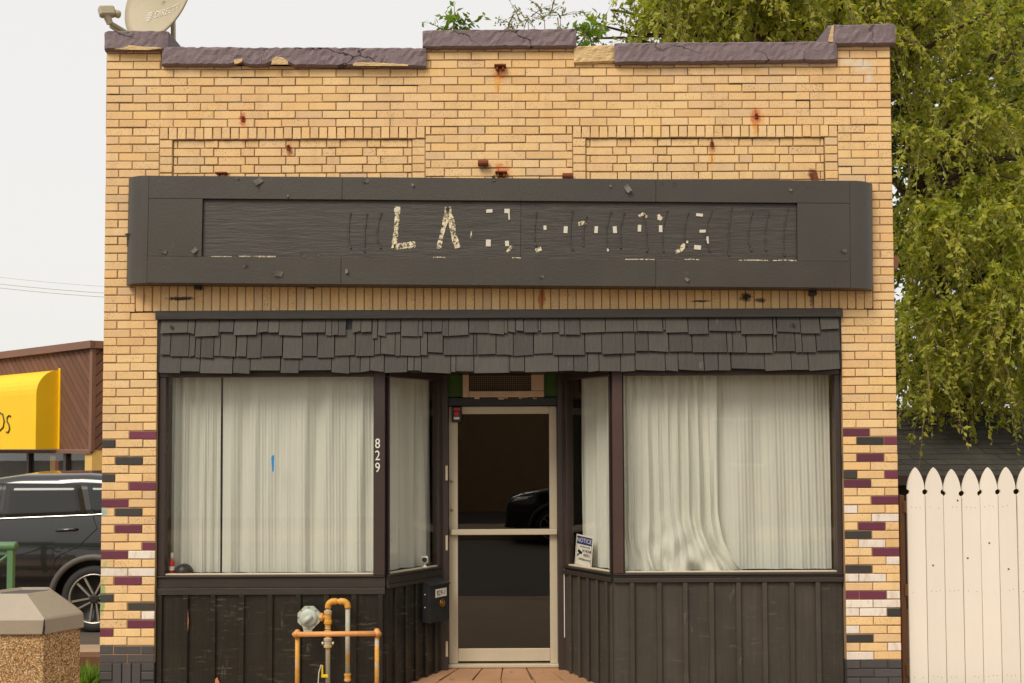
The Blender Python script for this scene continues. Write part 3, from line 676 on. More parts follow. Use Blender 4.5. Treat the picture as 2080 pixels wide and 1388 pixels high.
# soffit of the recess and the wall around the door
DL, DR = X(912,1080,YD), X(1132,1080,YD); ZDT = Z(1020, 825, YD); ZDB = Z(1020, 1351, YD)
MB().prism([(AL.x, .05), (AR.x, .05), (BRp.x+.02, .80), (BL.x-.02, .80)], ZHEAD+.05, ZHEAD+.09, 'z').build('soffit', M['black'], BLD)
MB().box(BL.x-.03, DL-.002, YSP+.0, .80, 0, ZHEAD+.05, .003).build('door_jamb', M['frame'], BLD)
MB().box(DR+.002, BRp.x+.03, YSP+.0, .80, 0, ZHEAD+.05, .003).build('door_jamb', M['frame'], BLD)
MB().box(DL-.002, DR+.002, YSP+.04, .80, ZDT+.002, Z(1020, 808, .66), .003).build('door_lintel', M['black'], BLD)
zg0, zg1 = Z(1020, 807, .66), ZHEAD+.05
MB().box(DL-.03, DR+.03, .66, .78, zg0+.002, zg1).build('green_panel', M['green'], BLD)
# vent with a square wire screen
vx0, vx1 = X(940,780,.62), X(1105,780,.62); vz0, vz1 = Z(1020,807,.62), ZHEAD+.048
v = MB().box(vx0+.01, vx1-.01, .64, .659, vz0+.02, vz1).build('vent', M['blackhole'], BLD); tag(v, 'beige framed vent with wire screen above the door')
for a, b, c_, d_ in ((vx0, vx0+.05, vz0, vz1), (vx1-.105, vx1, vz0+.052, vz1), (vx0+.051, vx1, vz0, vz0+.05)): MB().box(a, b, .595, .655, c_, d_, .004).build('vent_frame', M['vent'], v)
wm = MB()
xx = vx0+.05
while xx < vx1-.10: wm.tube([(xx, .61, vz0+.05), (xx, .61, vz1)], .0017, 4, False); xx += .017
zz = vz0+.05
while zz < vz1: wm.tube([(vx0+.05, .612, zz), (vx1-.10, .612, zz)], .0017, 4, False); zz += .017
wm.build('wire_screen', M['wire'], v)
mp = MB()
for i in range(14):
    a = random.uniform(vx0+.05, vx1-.05); mp.box(a, a+random.uniform(.01,.05), .60, .62, vz0-random.uniform(.006,.02), vz0+.004, .003)
mp.build('peeling_paint', M['vent'], v)
# --- glazed aluminium door
door = MB().box(DL, DL+.072, YD, YD+.045, ZDB+.012, ZDT-.003, .003).build('door', M['alu'], BLD); tag(door, 'beige aluminium glazed door with dark glass and push bar')
def dpart(name, mat, x0, x1, y0, y1, z0, z1, c=.003): return MB().box(x0, x1, y0, y1, z0, z1, c).build(name, M[mat], door)
zm0, zm1 = Z(1020,1086,YD), Z(1020,1075,YD); zbt = Z(1020,1318,YD)
dpart('door_stile', 'alu', DR-.062, DR, YD, YD+.045, ZDB+.012, ZDT-.003)
dpart('top_rail', 'alu', DL+.073, DR-.063, YD+.001, YD+.044, ZDT-.065, ZDT-.003); dpart('bottom_rail', 'alu', DL+.073, DR-.063, YD+.001, YD+.044, ZDB+.03, zbt)
dpart('threshold', 'alu', DL-.01, DR+.01, YD-.04, YD+.05, ZDB-.015, ZDB+.011); dpart('push_bar', 'alu', DL+.02, DR-.002, YD-.045, YD-.018, zm0, zm1, .004)
dpart('bar_bracket', 'steel', DL+.012, DL+.03, YD-.04, YD+.002, zm0-.004, zm1+.004); dpart('bar_bracket', 'steel', DR-.03, DR-.014, YD-.02, YD+.002, zm0-.002, zm1+.002)
dpart('pane', 'glass_dark', DL+.07, DR-.06, YD+.018, YD+.024, zbt-.004, zm0+.01, 0); dpart('pane', 'glass_dark', DL+.07, DR-.06, YD+.018, YD+.024, zm0+.012, ZDT-.06, 0)
dpart('mid_rail', 'alu', DL+.073, DR-.063, YD+.004, YD+.040, zm0+.001, zm1-.001)
for py in (978, 1036):
    p = W(918, py, YD); lk = MB().lathe([(.017,0),(.017,.006),(.011,.008),(.011,.011)], (p.x, YD+.001, p.z), (0,-1,0), 14).build('lock_cylinder', M['steel'], door); MB().box(p.x-.002, p.x+.002, YD-.0125, YD-.009, p.z-.006, p.z+.006).build('keyhole', M['black'], lk)
for py0, py1 in ((946, 976), (1088, 1118), (1196, 1228), (1303, 1334)):
    MB().box(DL-.022, DL-.004, YSP+.005-.012, YSP+.001, Z(905,py1,YSP), Z(905,py0,YSP), .001).build('hinge_leaf', M['alu'], door)
p = W(928, 842, YD-.02); al = MB().box(p.x-.042, p.x+.042, YD-.045, YD-.001, p.z-.064, p.z+.064, .006).build('door_alarm', M['black'], door)
MB().box(p.x-.024, p.x+.028, YD-.05, YD-.044, p.z+.03, p.z+.052, .002).build('alarm_bar', M['red'], al); MB().box(p.x-.024, p.x+.022, YD-.048, YD-.044, p.z-.042, p.z-.022, .001).build('alarm_tag', M['white'], al); MB().lathe([(.02,0),(.02,.006),(.012,.008)], (p.x, YD-.044, p.z+.002), (0,-1,0), 12).build('alarm_key', M['red'], al)
MB().box(DL+.07, DL+.10, YD+.03, YD+.09, Z(935,893,YD), Z(935,862,YD), .006).build('closer_arm', M['steel'], door)
# conduit on the right jamb
MB().tube([(BRp.x-.012, YSP-.012, .3), (BRp.x-.012, YSP-.012, ZHEAD-.03)], .004, 6).build('cable', M['white'], BLD)
# entry floor: sloping, cracked slabs
fz = ZDB-.016
def floor_pt(u, v_): # u across 0..1, v 0 at pavement .. 1 at door
    a = AL.lerp(BL, v_); b = AR.lerp(BRp, v_); p = a.lerp(b, u); return Vector((p.x, p.y+(.09*v_), -.004+(fz+.004)*v_))
us = [0, .16, .34, .5, .68, .84, 1]; vs_ = [0, .45, 1]
ent = MB().add([tuple(floor_pt(u, v_)-Vector((0,0,.012))) for u, v_ in ((0,0),(1,0),(1,1),(0,1))], [(0,1,2,3)]).build('entry_floor', M['soil']); tag(ent, 'sloping cracked tan floor of the recessed entry', None, None, 'structure')
for j in range(2):
    for i in range(6):
        q = [(us[i],vs_[j]),(us[i+1],vs_[j]),(us[i+1],vs_[j+1]),(us[i],vs_[j+1])]; pts = []
        cu = sum(u for u,_ in q)/4; cv = sum(v_ for _,v_ in q)/4
        for u, v_ in q: pts.append(floor_pt(u+(cu-u)*.035+random.gauss(0,.004), v_+(cv-v_)*.02))
        n_ = len(pts); MB().add([tuple(p_) for p_ in pts]+[tuple(p_-Vector((0,0,.01))) for p_ in pts], [(0,1,2,3)]+[(k_,(k_+1)%4,4+(k_+1)%4,4+k_) for k_ in range(4)]).build('floor_slab', M['entry'], ent)
# settled litter in the corners
lt = MB()
for i in range(60):
    u = random.choice((random.uniform(0,.05), random.uniform(.95,1))); p_ = floor_pt(u, random.uniform(.5,1)); s_ = random.uniform(.004,.014)
    lt.box(-s_, s_, -s_*.6, s_*.6, 0, .003, 0, Matrix.Translation(p_) @ Matrix.Rotation(random.uniform(0,6), 4, 'Z') @ Matrix.Rotation(random.uniform(-.6,.6), 4, 'X'))
tag(lt.build('leaf_litter', M['twig']), 'dry leaf litter along the edges of the entry', None, None, 'stuff')
# ================================================================== SIGN BOARD
sc_ = W(1016, 471, -.18)
SIGN = root('sign_board', (sc_.x, 0, sc_.z), 'long dark painted sign board with rounded ends and peeling letters', 'sign')
YS = -.18
sx0, sx1 = X(260, 471, -.03), X(1772, 471, -.03); sz0, sz1 = Z(1016, 580, YS), Z(1016, 362, YS)
iz0, iz1 = Z(1016, 526, YS), Z(1016, 408, YS); ix0, ix1 = X(410, 466, YS), X(1620, 466, YS); ex0, ex1 = X(300, 466, YS), X(1727, 466, YS)
RR = ex0-sx0
def plan(r=RR):
    pts = []
    for i in range(9): a = math.pi/2*i/8; pts.append((ex0-r*math.sin(math.pi/2-a) if False else ex0-r*math.cos(a), YS+.165-.165*math.sin(a)))
    return pts
lp = [(ex0-RR*math.cos(math.pi/2*i/10), YS+.165-.165*math.sin(math.pi/2*i/10)) for i in range(11)]
rp_ = [(ex1+(sx1-ex1)*math.sin(math.pi/2*i/10), YS+.165-.165*math.cos(math.pi/2*i/10)) for i in range(11)]
MB().prism([(x_, y_) for x_, y_ in lp] + [(ex0, -.012), (sx0, -.012)], sz0, sz1, 'z').build('rounded_end', M['sign_sheet'], SIGN, False)
MB().prism([(ex1, -.012)] + [(x_, y_) for x_, y_ in rp_] + [(sx1, -.012)], sz0, sz1, 'z').build('rounded_end', M['sign_sheet'], SIGN, False)
j1, j2 = X(694, 380, YS), X(1333, 545, YS)
for a, b in ((ex0+.001, j1-.0008), (j1+.0008, j2-.0008), (j2+.0008, ex1-.001)):
    MB().box(a, b, YS, -.012, iz1, sz1, .002).build('top_band', M['sign'], SIGN); MB().box(a, b, YS, -.012, sz0, iz0, .002).build('bottom_band', M['sign'], SIGN)
MB().box(ex0+.001, ix0, YS+.002, -.012, iz0+.001, iz1-.001, .0015).build('end_panel', M['sign_sheet'], SIGN)
MB().box(ix1, ex1-.001, YS+.002, -.012, iz0+.001, iz1-.001, .0015).build('end_panel', M['sign_sheet'], SIGN)
YP = YS+.022; jx = X(1058, 466, YP)
for a, b in ((ix0+.001, jx-.001), (jx+.001, ix1-.001)): MB().box(a, b, YP, -.012, iz0+.001, iz1-.001, .0012).build('plywood_panel', M['plywood'], SIGN)
# everything on the board is measured in the photograph and turned back by the board's tilt
TILT = rad(.65)
def SP(px, py, Y):
    p = W(px, py, Y); d = Vector((p.x-sc_.x, 0, p.z-sc_.z)); c, s_ = math.cos(-TILT), math.sin(-TILT)
    return Vector((sc_.x + d.x*c + d.z*s_, Y, sc_.z - d.x*s_ + d.z*c))
def stroke(pts, wd, name, mat, Y=None, th=.0015):
    Y = YP-.0022 if Y is None else Y; mb = MB()
    q = [SP(a, b, Y) for a, b in pts]; L, R_ = [], []
    for i, p in enumerate(q):
        d = (q[min(i+1, len(q)-1)]-q[max(i-1, 0)]).normalized(); nn = Vector((-d.z, 0, d.x)); h = wd/2*random.uniform(.75, 1.2); L.append(p+nn*h); R_.append(p-nn*h)
    n_ = len(q); vs = [tuple(v_) for v_ in L+R_]+[(v_.x, v_.y+th, v_.z) for v_ in L+R_]
    fs = []
    for i in range(n_-1):
        fs += [(i, i+1, n_+i+1, n_+i), (2*n_+i, 3*n_+i, 3*n_+i+1, 2*n_+i+1), (i, 2*n_+i, 2*n_+i+1, i+1), (n_+i, n_+i+1, 3*n_+i+1, 3*n_+i)]
    fs += [(0, n_, 3*n_, 2*n_), (n_-1, 3*n_-1, 4*n_-1, 2*n_-1)]
    return mb.add(vs, fs).build(name, mat, SIGN)
def dens(pts, n=5):
    o = []
    for i in range(len(pts)-1): o += [(pts[i][0]+(pts[i+1][0]-pts[i][0])*k/n, pts[i][1]+(pts[i+1][1]-pts[i][1])*k/n) for k in range(n)]
    return o+[pts[-1]]
stroke(dens([(808,420),(806,452),(803,482),(799,505)]), .034, 'painted_letter', M['worn'])
stroke(dens([(800,502),(822,499),(844,497)]), .05, 'painted_letter', M['worn'])
stroke(dens([(909,421),(904,452),(896,482),(891,505)]), .036, 'painted_letter', M['worn'])
stroke(dens([(910,421),(917,450),(922,480),(930,504)]), .042, 'painted_letter', M['worn'])
stroke(dens([(1088,510),(1100,505)]), .03, 'painted_letter', M['worn']); stroke(dens([(1040,500),(1030,512)]), .02, 'painted_letter', M['worn'])
stroke(dens([(1175,455),(1190,452)]), .03, 'painted_letter', M['worn']); stroke(dens([(1298,440),(1306,434),(1314,442)]), .02, 'painted_letter', M['worn'])
stroke(dens([(1372,512),(1384,508),(1390,495)]), .03, 'painted_letter', M['worn']); stroke(dens([(1336,437),(1344,446)]), .03, 'painted_letter', M['worn']); stroke(dens([(958,470),(956,484)]), .01, 'painted_letter', M['worn'])
for px, py, a, b in [(805,427,9,8),(994,429,13,7),(992,494,10,14),(1030,429,11,9),(1030,495,8,11),(1107,463,6,9),(1149,467,8,14),(1211,467,7,14),(1249,467,8,14),(1299,464,7,14),(1342,465,7,14),(1421,437,14,6),(1428,470,14,6),(1437,488,5,15),(1417,503,14,9),(1235,508,4,6),(1396,492,4,5),(1338,444,5,6),(1034,440,3,14)]:
    p = SP(px, py, YP-.003); s_ = S(YP); ang = random.uniform(-.1,.1)
    MB().box(-a*s_/2, a*s_/2, -.002, .0025, -b*s_/2, b*s_/2, .0006, Matrix.Translation(p) @ Matrix.Rotation(ang, 4, 'Y')).build('tape_piece', M['tape'], SIGN)
def bead(x_, t_, b_, bend):
    pts = []
    for i in range(11):
        f = i/10; p = SP(x_+bend*math.sin(f*2.6)*-1+(3 if f > .85 else 0)*math.sin(x_), t_+(b_-t_)*f, YP-.001); pts.append(p)
    MB().tube(pts, [.008]+[.0058+.0014*math.sin(i*1.7+x_) for i in range(9)]+[.009], 6).build('glue_bead', M['plywood'], SIGN)
for x_, t_, b_, bend in [(712,432,505,4),(746,434,512,5),(775,432,505,9),(1090,430,500,4),(1163,428,508,4),(1192,440,500,7),(1241,430,505,9),(1268,432,505,8),(1308,438,512,-6),(1356,428,512,10),(1398,432,500,8),(1446,428,512,12),(1487,420,520,7),(1528,430,510,8),(1562,430,510,8),(1601,423,520,9)]: bead(x_, t_, b_, bend)
def flake(px, py, sz, Y=YS, mat='flake'):
    p = SP(px, py, Y-.002); mb = MB(); n_ = 5; m_ = 4; vs = []; a0 = random.uniform(0, 6.28)
    for i in range(n_):
        for j in range(m_):
            u, v_ = (i/(n_-1)-.5)*sz*random.uniform(.8,1.1), (j/(m_-1)-.5)*sz*.6; lift = -.35*sz*(i/(n_-1))**2-.05*sz*j/(m_-1)
            vs.append((p.x+u*math.cos(a0)-v_*math.sin(a0), p.y+lift, p.z+u*math.sin(a0)+v_*math.cos(a0)))
    mb.add(vs, [(i*m_+j, i*m_+j+1, (i+1)*m_+j+1, (i+1)*m_+j) for i in range(n_-1) for j in range(m_-1)])
    o = mb.build('paint_flake', M[mat], SIGN); md = o.modifiers.new('th', 'SOLIDIFY'); md.thickness = .0012
for px, py, sz in [(q0, q1, q2*.7) for q0, q1, q2 in [(525,369,.10),(743,367,.07),(482,363,.03),(1275,384,.09),(1003,363,.06),(1345,372,.03),(1370,375,.04),(332,511,.07),(396,509,.07),(565,556,.10),(497,540,.06),(704,551,.05),(615,519,.05),(645,518,.04),(1100,562,.05),(1605,386,.04),(1715,510,.06),(1395,568,.05),(838,376,.04),(1240,378,.03),(585,398,.03)]]: flake(px, py, sz)
flake(268, 490, .11, YS+.10); flake(266, 478, .07, YS+.10)
for a, b, y_ in ((430,470,521.5),(485,560,521),(525,560,522),(880,905,523),(1040,1058,524),(1270,1330,527),(1390,1420,527.5),(1500,1560,529),(1570,1618,529.5)):
    stroke(dens([(a, y_), ((a+b)/2, y_+random.uniform(-1,1)), (b, y_+.3)], 4), .007, 'bare_edge', M['worn'], YS+.012)
SIGN.rotation_euler = (0, TILT, 0)

# ================================================================== CURTAINS AND THINGS IN THE WINDOWS
def curtain(name, label, p, q, z0, z1, off, folds, seed, puddle=0.0, amp=.016, group=None, gather=0.0, nx=260, nz=34):
    rs = np.random.default_rng(seed); d = (q-p); L = d.length; d = d.normalized(); nrm = Vector((-d.y, d.x, 0)); vs = []; fs = []
    ph = rs.uniform(0, 6.28, 8); fr = rs.uniform(.5, 2.3, 8)*folds
    for i in range(nx+1):
        u = i/nx
        for j in range(nz+1):
            v_ = j/nz; y = 0
            for k_ in range(8): y += math.sin(u*fr[k_]*6.28*(1+.015*math.sin(3*v_+ph[k_])) + ph[k_] + .9*math.sin(v_*1.7+ph[k_]*2)*(1-v_))*amp*(.9 if k_ < 3 else .4)*(.55+.45*math.sin(ph[k_]+v_*2.2)**2)
            y += .0028*math.sin(u*folds*41+2*math.sin(v_*2.1+ph[0]))*(.4+.6*math.sin(u*9+ph[1])**2) + .0016*math.sin(u*folds*83+ph[2]+3*v_)
            if gather: y += math.sin(u*folds*38)*.005*max(0, (v_-.86)/.14)
            x = u*L; z = z0+(z1-z0)*v_
            if puddle:
                t_ = max(0, 1-v_/.30); bump_ = math.exp(-((u-.62)/.25)**2)
                y -= puddle*t_**1.3*(.35+bump_*.9)*(.7+.3*math.sin(u*26+v_*9)); x += .03*t_*math.sin(u*9+v_*14); y += .010*t_*math.sin(u*40+v_*38)*bump_; z += .05*t_*(1-t_)*math.sin(u*17)*bump_; x += .16*t_**1.6*u**2; y += t_*(.016*math.sin(u*21-v_*44)+.010*math.sin(u*47+v_*63+1))*(.4+bump_)
            w_ = p + d*x + nrm*max(off+y, .022+.006*math.sin(u*60+v_*30)); vs.append((w_.x, w_.y, max(z, z0)))
    for i in range(nx):
        for j in range(nz): a = i*(nz+1)+j; fs.append((a, a+1, a+nz+2, a+nz+1))
    mb = MB().add(vs, fs); o = mb.build(name, M['curtain'], None, smooth=True)
    return tag(o, label, 'curtain', group)
zc0, zc1 = ZSILL+.006, ZHEAD+.03
c1 = X(451,1000,YW+.15)
curtain('curtain', 'pale curtain at the far left edge of the left shop window', Vector((PLX+.05,YW,0)), Vector((c1-.006,YW,0)), zc0, zc1, .13, 3.0, 3, amp=.010, group='curtains behind the shop windows')
curtain('curtain', 'wide pale curtain filling most of the left shop window', Vector((c1+.010,YW,0)), Vector((AL.x-.02,YW,0)), zc0, zc1, .12, 4.0, 11, amp=.011, group='curtains behind the shop windows')
dl = (BL-AL).normalized(); dr = (AR-BRp).normalized()
curtain('curtain', 'curtain behind the narrow slanted window left of the door', AL+dl*.05, BL+dl*.02, zc0, zc1, .11, 2.2, 5, amp=.02, group='curtains behind the shop windows', nx=90)
zc0 = ZSILLR+.006
curtain('curtain', 'curtain behind the narrow slanted window right of the door', BRp+dr*.06, AR-dr*.03, zc0, zc1, .10, 2.5, 8, amp=.02, group='curtains behind the shop windows', nx=90)
c2 = X(1450,1000,YW+.12)
curtain('curtain', 'gathered curtain puddling on the sill of the right shop window', Vector((AR.x+.06,YW,0)), Vector((c2+.03,YW,0)), zc0, zc1, .12, 4.5, 21, puddle=.10, amp=.014, group='curtains behind the shop windows', gather=1)
curtain('curtain', 'flatter curtain on the right half of the right shop window', Vector((c2-.05,YW,0)), Vector((X(1692,1000,YW+.1),YW,0)), zc0, zc1, .165, 2.4, 31, amp=.010, group='curtains behind the shop windows', gather=1)
# blue tape on the left pane
p = [W(a, b, YW-.001) for a, b in ((551,929),(555,924),(557,926),(556,958),(553,959))]
tag(MB().prism([(q.x, q.z) for q in p], YW-.003, YW-.001).build('blue_tape', M['bluetape']), 'small strip of blue tape on the left window pane', 'tape')
# bottle and dome on the left deck
p = W(349, 1168, YW+.06); b = root('spray_bottle', (p.x, p.y, ZSILL-.001), 'red bottle with white top in the left window corner', 'bottle')
MB().lathe([(.018,0),(.021,.006),(.021,.085),(.016,.10),(.010,.115)], (p.x, p.y, ZSILL), n=14).build('bottle_body', M['red'], b, True); MB().lathe([(.011,.115),(.012,.15),(.006,.165)], (p.x, p.y, ZSILL), n=12).build('bottle_cap', M['white'], b, True); MB().lathe([(.0215,.03),(.0218,.031),(.0218,.06),(.0215,.061)], (p.x, p.y, ZSILL), n=14).build('bottle_band', M['white'], b, True)
p = W(374, 1168, YW+.075); tag(MB().lathe([(.066,0),(.067,.02),(.062,.042),(.048,.062),(.028,.075),(.006,.08)], (p.x, p.y, ZSILL-.001), n=22).build('dark_dome', M['black'], None, True), 'dark rounded bowl lying on the left window sill', 'bowl')
p = W(862, 1152, .46); cm = root('security_camera', (p.x, p.y, ZSILL-.001), 'small white security camera in the slanted left window', 'camera')
MB().lathe([(.026,0),(.024,.012),(.008,.03),(.007,.045)], (p.x, p.y, ZSILL-.001), n=14).build('stand', M['white'], cm, True); hd = MB().box(p.x-.03, p.x+.03, p.y-.018, p.y+.018, ZSILL+.04, ZSILL+.095, .008).build('head', M['white'], cm); MB().lathe([(.02,0),(.02,.006),(.012,.007)], (p.x+.004, p.y-.0175, ZSILL+.068), (0,-1,0), 14).build('lens', M['black'], hd)
# notice sign behind the right slanted pane
pn = W(1185, 1155, .41); wN, hN = .158, .262
nd = dr; nn = Vector((-nd.y, nd.x, 0)); base = BRp + dr*.085 + nn*.028; tl = rad(-3.5)
NS = root('notice_sign', (base.x, base.y, ZSILLR), 'white and blue surveillance notice sign leaning in the slanted right window', 'sign')
mN = Matrix(((nd.x, nn.x, 0, base.x), (nd.y, nn.y, 0, base.y), (0, 0, 1, ZSILLR+.008), (0, 0, 0, 1))) @ Matrix.Rotation(-.05, 4, 'X') @ Matrix.Rotation(.06, 4, 'Y') @ Matrix.Diagonal((1.45, 1, .95, 1))
MB().box(0, wN, 0, .002, 0, hN, .0008, mN).build('sign_plate', M['white'], NS)
def nbox(x0, x1, z0, z1, mat, name, y=-.0012): MB().box(x0, x1, y, .0004, z0, z1, 0, mN).build(name, M[mat], NS)
nbox(.008, wN-.008, .185, hN-.012, 'black', 'header_border'); nbox(.013, wN-.013, .191, hN-.018, 'blue', 'header', -.0022)
for a, b, c_, d_ in ((.008,.0095,.01,.184),(wN-.0095,wN-.008,.01,.184),(.008,wN-.008,.01,.0115)): nbox(a, b, c_, d_, 'black', 'border')
def nt_(s_, size, x_, z_, mat, sx=.75): text_mesh('sign_text', s_, size, mN @ Matrix.Translation((x_, -.003, z_)) @ FACE, M[mat], NS, .0003, sx)
nt_('NOTICE', .052, wN/2, .217, 'white', .72); nt_('THIS AREA IS UNDER', .016, .09, .167, 'black', .62); nt_('24 HOUR', .033, .108, .135, 'black', .62); nt_('VIDEO', .033, .108, .10, 'black', .62); nt_('SURVEILLANCE', .024, .093, .062, 'black', .68)
MB().prism([(.022,.118),(.03,.142),(.066,.120),(.060,.100)], -.0022, 0, 'y', mN).build('camera_icon', M['black'], NS); MB().prism([(.02,.08),(.026,.082),(.04,.10),(.048,.105),(.04,.112),(.03,.10),(.022,.10)], -.0022, 0, 'y', mN).build('camera_icon', M['black'], NS)
# ================================================================== MAILBOX
pm = AL.lerp(BL, .80); nm = Vector((dl.y, -dl.x, 0)); nm = nm if nm.y < 0 else -nm
zmb0, zmb1 = Z(868, 1262, .45), Z(868, 1180, .45)
MBX = root('wall_mailbox', (pm.x, pm.y, zmb0), 'dark grey wall mailbox with number plate and brass lock beside the door', 'mailbox')
mm = Matrix(((dl.x, -nm.x, 0, pm.x), (dl.y, -nm.y, 0, pm.y), (0, 0, 1, zmb0), (0, 0, 0, 1)))
hM = zmb1-zmb0; wM, dM = .115, .105
MB().prism([(-.012,0),(-dM,.0),(-dM,hM-.03),(-.012,hM)], -wM, wM, 'x', mm).build('box_body', M['mailbox'], MBX)
MB().prism([(-.010,hM+.002),(-dM-.015,hM-.03),(-dM-.015,hM-.022),(-.010,hM+.012)], -wM-.006, wM+.006, 'x', mm).build('box_lid', M['mailbox'], MBX)
pl_ = MB().box(-.055, .085, -dM-.003, -dM, hM-.125, hM-.06, .001, mm).build('number_plate', M['white'], MBX)
text_mesh('plate_number', '829-1', .058, mm @ Matrix.Translation((.015, -dM-.004, hM-.095)) @ FACE, M['black'], pl_, .0006, .85)
lk = MB().lathe([(.032,0),(.034,.006),(.026,.010),(.024,.006),(.012,.006),(.012,.012)], mm @ Vector((.03, -dM, hM-.175)), mm.to_3x3() @ Vector((0,-1,0)), 20).build('lock', M['brass'], MBX, True)
for z_ in (.12, .22): MB().lathe([(.005,0),(.005,.003)], mm @ Vector((-wM, -.05, z_)), mm.to_3x3() @ Vector((-1,0,0)), 8).build('rivet', M['white'], MBX)
# ================================================================== GAS PIPES AND GUARD
YG = -.06
GAS = root('gas_riser', (X(666,1380,YG), YG, 0), 'yellow gas riser pipes with pale regulator against the left panel', 'gas meter')
def gp(px, py, Y=YG): return W(px, py, Y)
def fitting(px, py0, py1, r, Y=YG, mat='pipe'):
    a, b = gp(px, py0, Y), gp(px, py1, Y); h = abs(a.z-b.z); MB().lathe([(r*.8,0),(r,.004),(r,h*.25),(r*.86,h*.3),(r*.86,h*.7),(r,h*.75),(r,h-.004),(r*.8,h)], (a.x, Y, min(a.z,b.z)), n=14).build('pipe_fitting', M[mat], GAS)
a, b = gp(666,1366), gp(666,1225)
MB().tube([(a.x, YG, -.02), (a.x, YG, b.z)], .0175, 12).build('riser_pipe', M['pipe_grey'], GAS, True)
a2, b2 = gp(706,1385), gp(706,1230)
MB().tube([(a2.x, YG, a2.z-.0), (a2.x, YG, b2.z)], .0175, 12).build('drop_pipe', M['pipe_grey'], GAS, True)
arc = [gp(666,1238)+Vector((0,0,0))]; zc = gp(666,1222).z
e1 = [(a.x, YG, zc-.05)] + [(a.x+.04-.04*math.cos(t_*math.pi/12), YG, zc-.04+.04*math.sin(t_*math.pi/12)) for t_ in range(7)] + [(a.x+.06, YG, zc)]
e2 = [(a2.x-.06, YG, zc)] + [(a2.x-.04+.04*math.sin(t_*math.pi/12), YG, zc-.04+.04*math.cos(t_*math.pi/12)) for t_ in range(7)] + [(a2.x, YG, zc-.05)]
MB().tube(e1, .024, 12).build('pipe_elbow', M['pipe'], GAS, True); MB().tube(e2, .024, 12).build('pipe_elbow', M['pipe'], GAS, True)
MB().lathe([(.018,0),(.024,.004),(.024,.022),(.019,.026),(.019,.04),(.024,.044),(.024,.06),(.018,.064)], ((a.x+a2.x)/2-.032, YG, zc), (1,0,0), 12).build('pipe_union', M['pipe'], GAS)
fitting(666, 1268, 1240, .030); fitting(666, 1290, 1280, .026); fitting(666, 1316, 1296, .031); fitting(706, 1384, 1368, .026)
fitting(666, 1278, 1268, .024)
pz = gp(640,1254); MB().tube([(pz.x-.01, YG, pz.z), (a.x, YG, pz.z)], .02, 10).build('side_pipe', M['pipe'], GAS, True); MB().lathe([(.024,0),(.032,.006),(.032,.026),(.024,.032)], (gp(652,1254).x-.014, YG, pz.z), (1,0,0), 8).build('side_nut', M['pipe'], GAS)
for s_ in (-1, 1): MB().lathe([(.013,0),(.016,.004),(.016,.016),(.009,.02)], (a.x+s_*.028, YG, gp(666,1307).z), (s_,0,0), 8).build('valve_plug', M['steel'], GAS)
rg = gp(628,1254); R8 = .088
rgo = MB().prism([(rg.x+R8*math.cos(rad(22.5+45*i)), rg.z+R8*math.sin(rad(22.5+45*i))) for i in range(8)], YG-.022, YG+.012).build('regulator', M['regulator'], GAS)
MB().lathe([(.066,0),(.064,.012),(.05,.02),(.03,.024)], (rg.x, YG-.022, rg.z), (0,-1,0), 24).build('regulator_cap', M['regulator'], rgo, True); MB().tube([(rg.x+.028, YG-.05, rg.z+.02), (rg.x-.03, YG-.055, rg.z-.03)], [.016,.024], 12).build('regulator_stem', M['regulator'], rgo, True)
MB().prism([(rg.x-.045, rg.z-.07), (rg.x+.03, rg.z-.075), (rg.x+.02, rg.z-.112), (rg.x-.035, rg.z-.112)], YG-.016, YG+.006).build('regulator_spout', M['regulator'], rgo)
for i in range(8): MB().lathe([(.006,0),(.006,.004)], (rg.x+.077*math.cos(rad(45*i)), YG-.022, rg.z+.077*math.sin(rad(45*i))), (0,-1,0), 6).build('regulator_bolt', M['steel'], rgo)
tg = gp(662,1372); MB().box(tg.x-.03, tg.x+.022, YG-.03, YG-.02, tg.z-.012, tg.z+.012, .003).build('yellow_tag', M['yellow_tag'], GAS); MB().box(tg.x-.028, tg.x-.016, YG-.03, YG-.02, tg.z+.012, tg.z+.08, .002).build('yellow_tag', M['yellow_tag'], GAS)
MB().tube([(tg.x-.03, YG-.03, tg.z+.085), (tg.x-.045, YG-.04, tg.z+.03), (tg.x-.05, YG-.04, tg.z-.05), (tg.x-.055, YG-.03, -.01)], .004, 6).build('tag_cord', M['tape'], GAS)
YQ = -.24
g0, g1 = W(603,1289,YQ), W(765,1287,YQ)
GR = root('pipe_guard', (g0.x, YQ, 0), 'rusty orange pipe guard rail in front of the gas riser', 'guard rail')
MB().tube([(g0.x-.012, YQ, g0.z), (g1.x+.012, YQ, g1.z)], .019, 12).build('top_pipe', M['pipe_rail'], GR, True)
for g_ in (g0, g1):
    MB().tube([(g_.x, YQ+.02, -.01), (g_.x, YQ+.02, g_.z)], .0165, 12).build('post', M['pipe'], GR, True); MB().tube([(g_.x+(-.02 if g_ is g0 else .02), YQ-.012, g_.z-.008), (g_.x, YQ+.008, g_.z+.006), (g_.x, YQ+.024, g_.z+.022)], [.022,.024,.02], 12).build('elbow', M['pipe_rail'], GR, True)
# ================================================================== SATELLITE DISH ON THE ROOF
YDs = .9; dc = W(335, 6, YDs)
DISH = root('satellite_dish', (dc.x, YDs, 4.3), 'grey satellite dish with white lettering behind the left parapet', 'satellite dish')
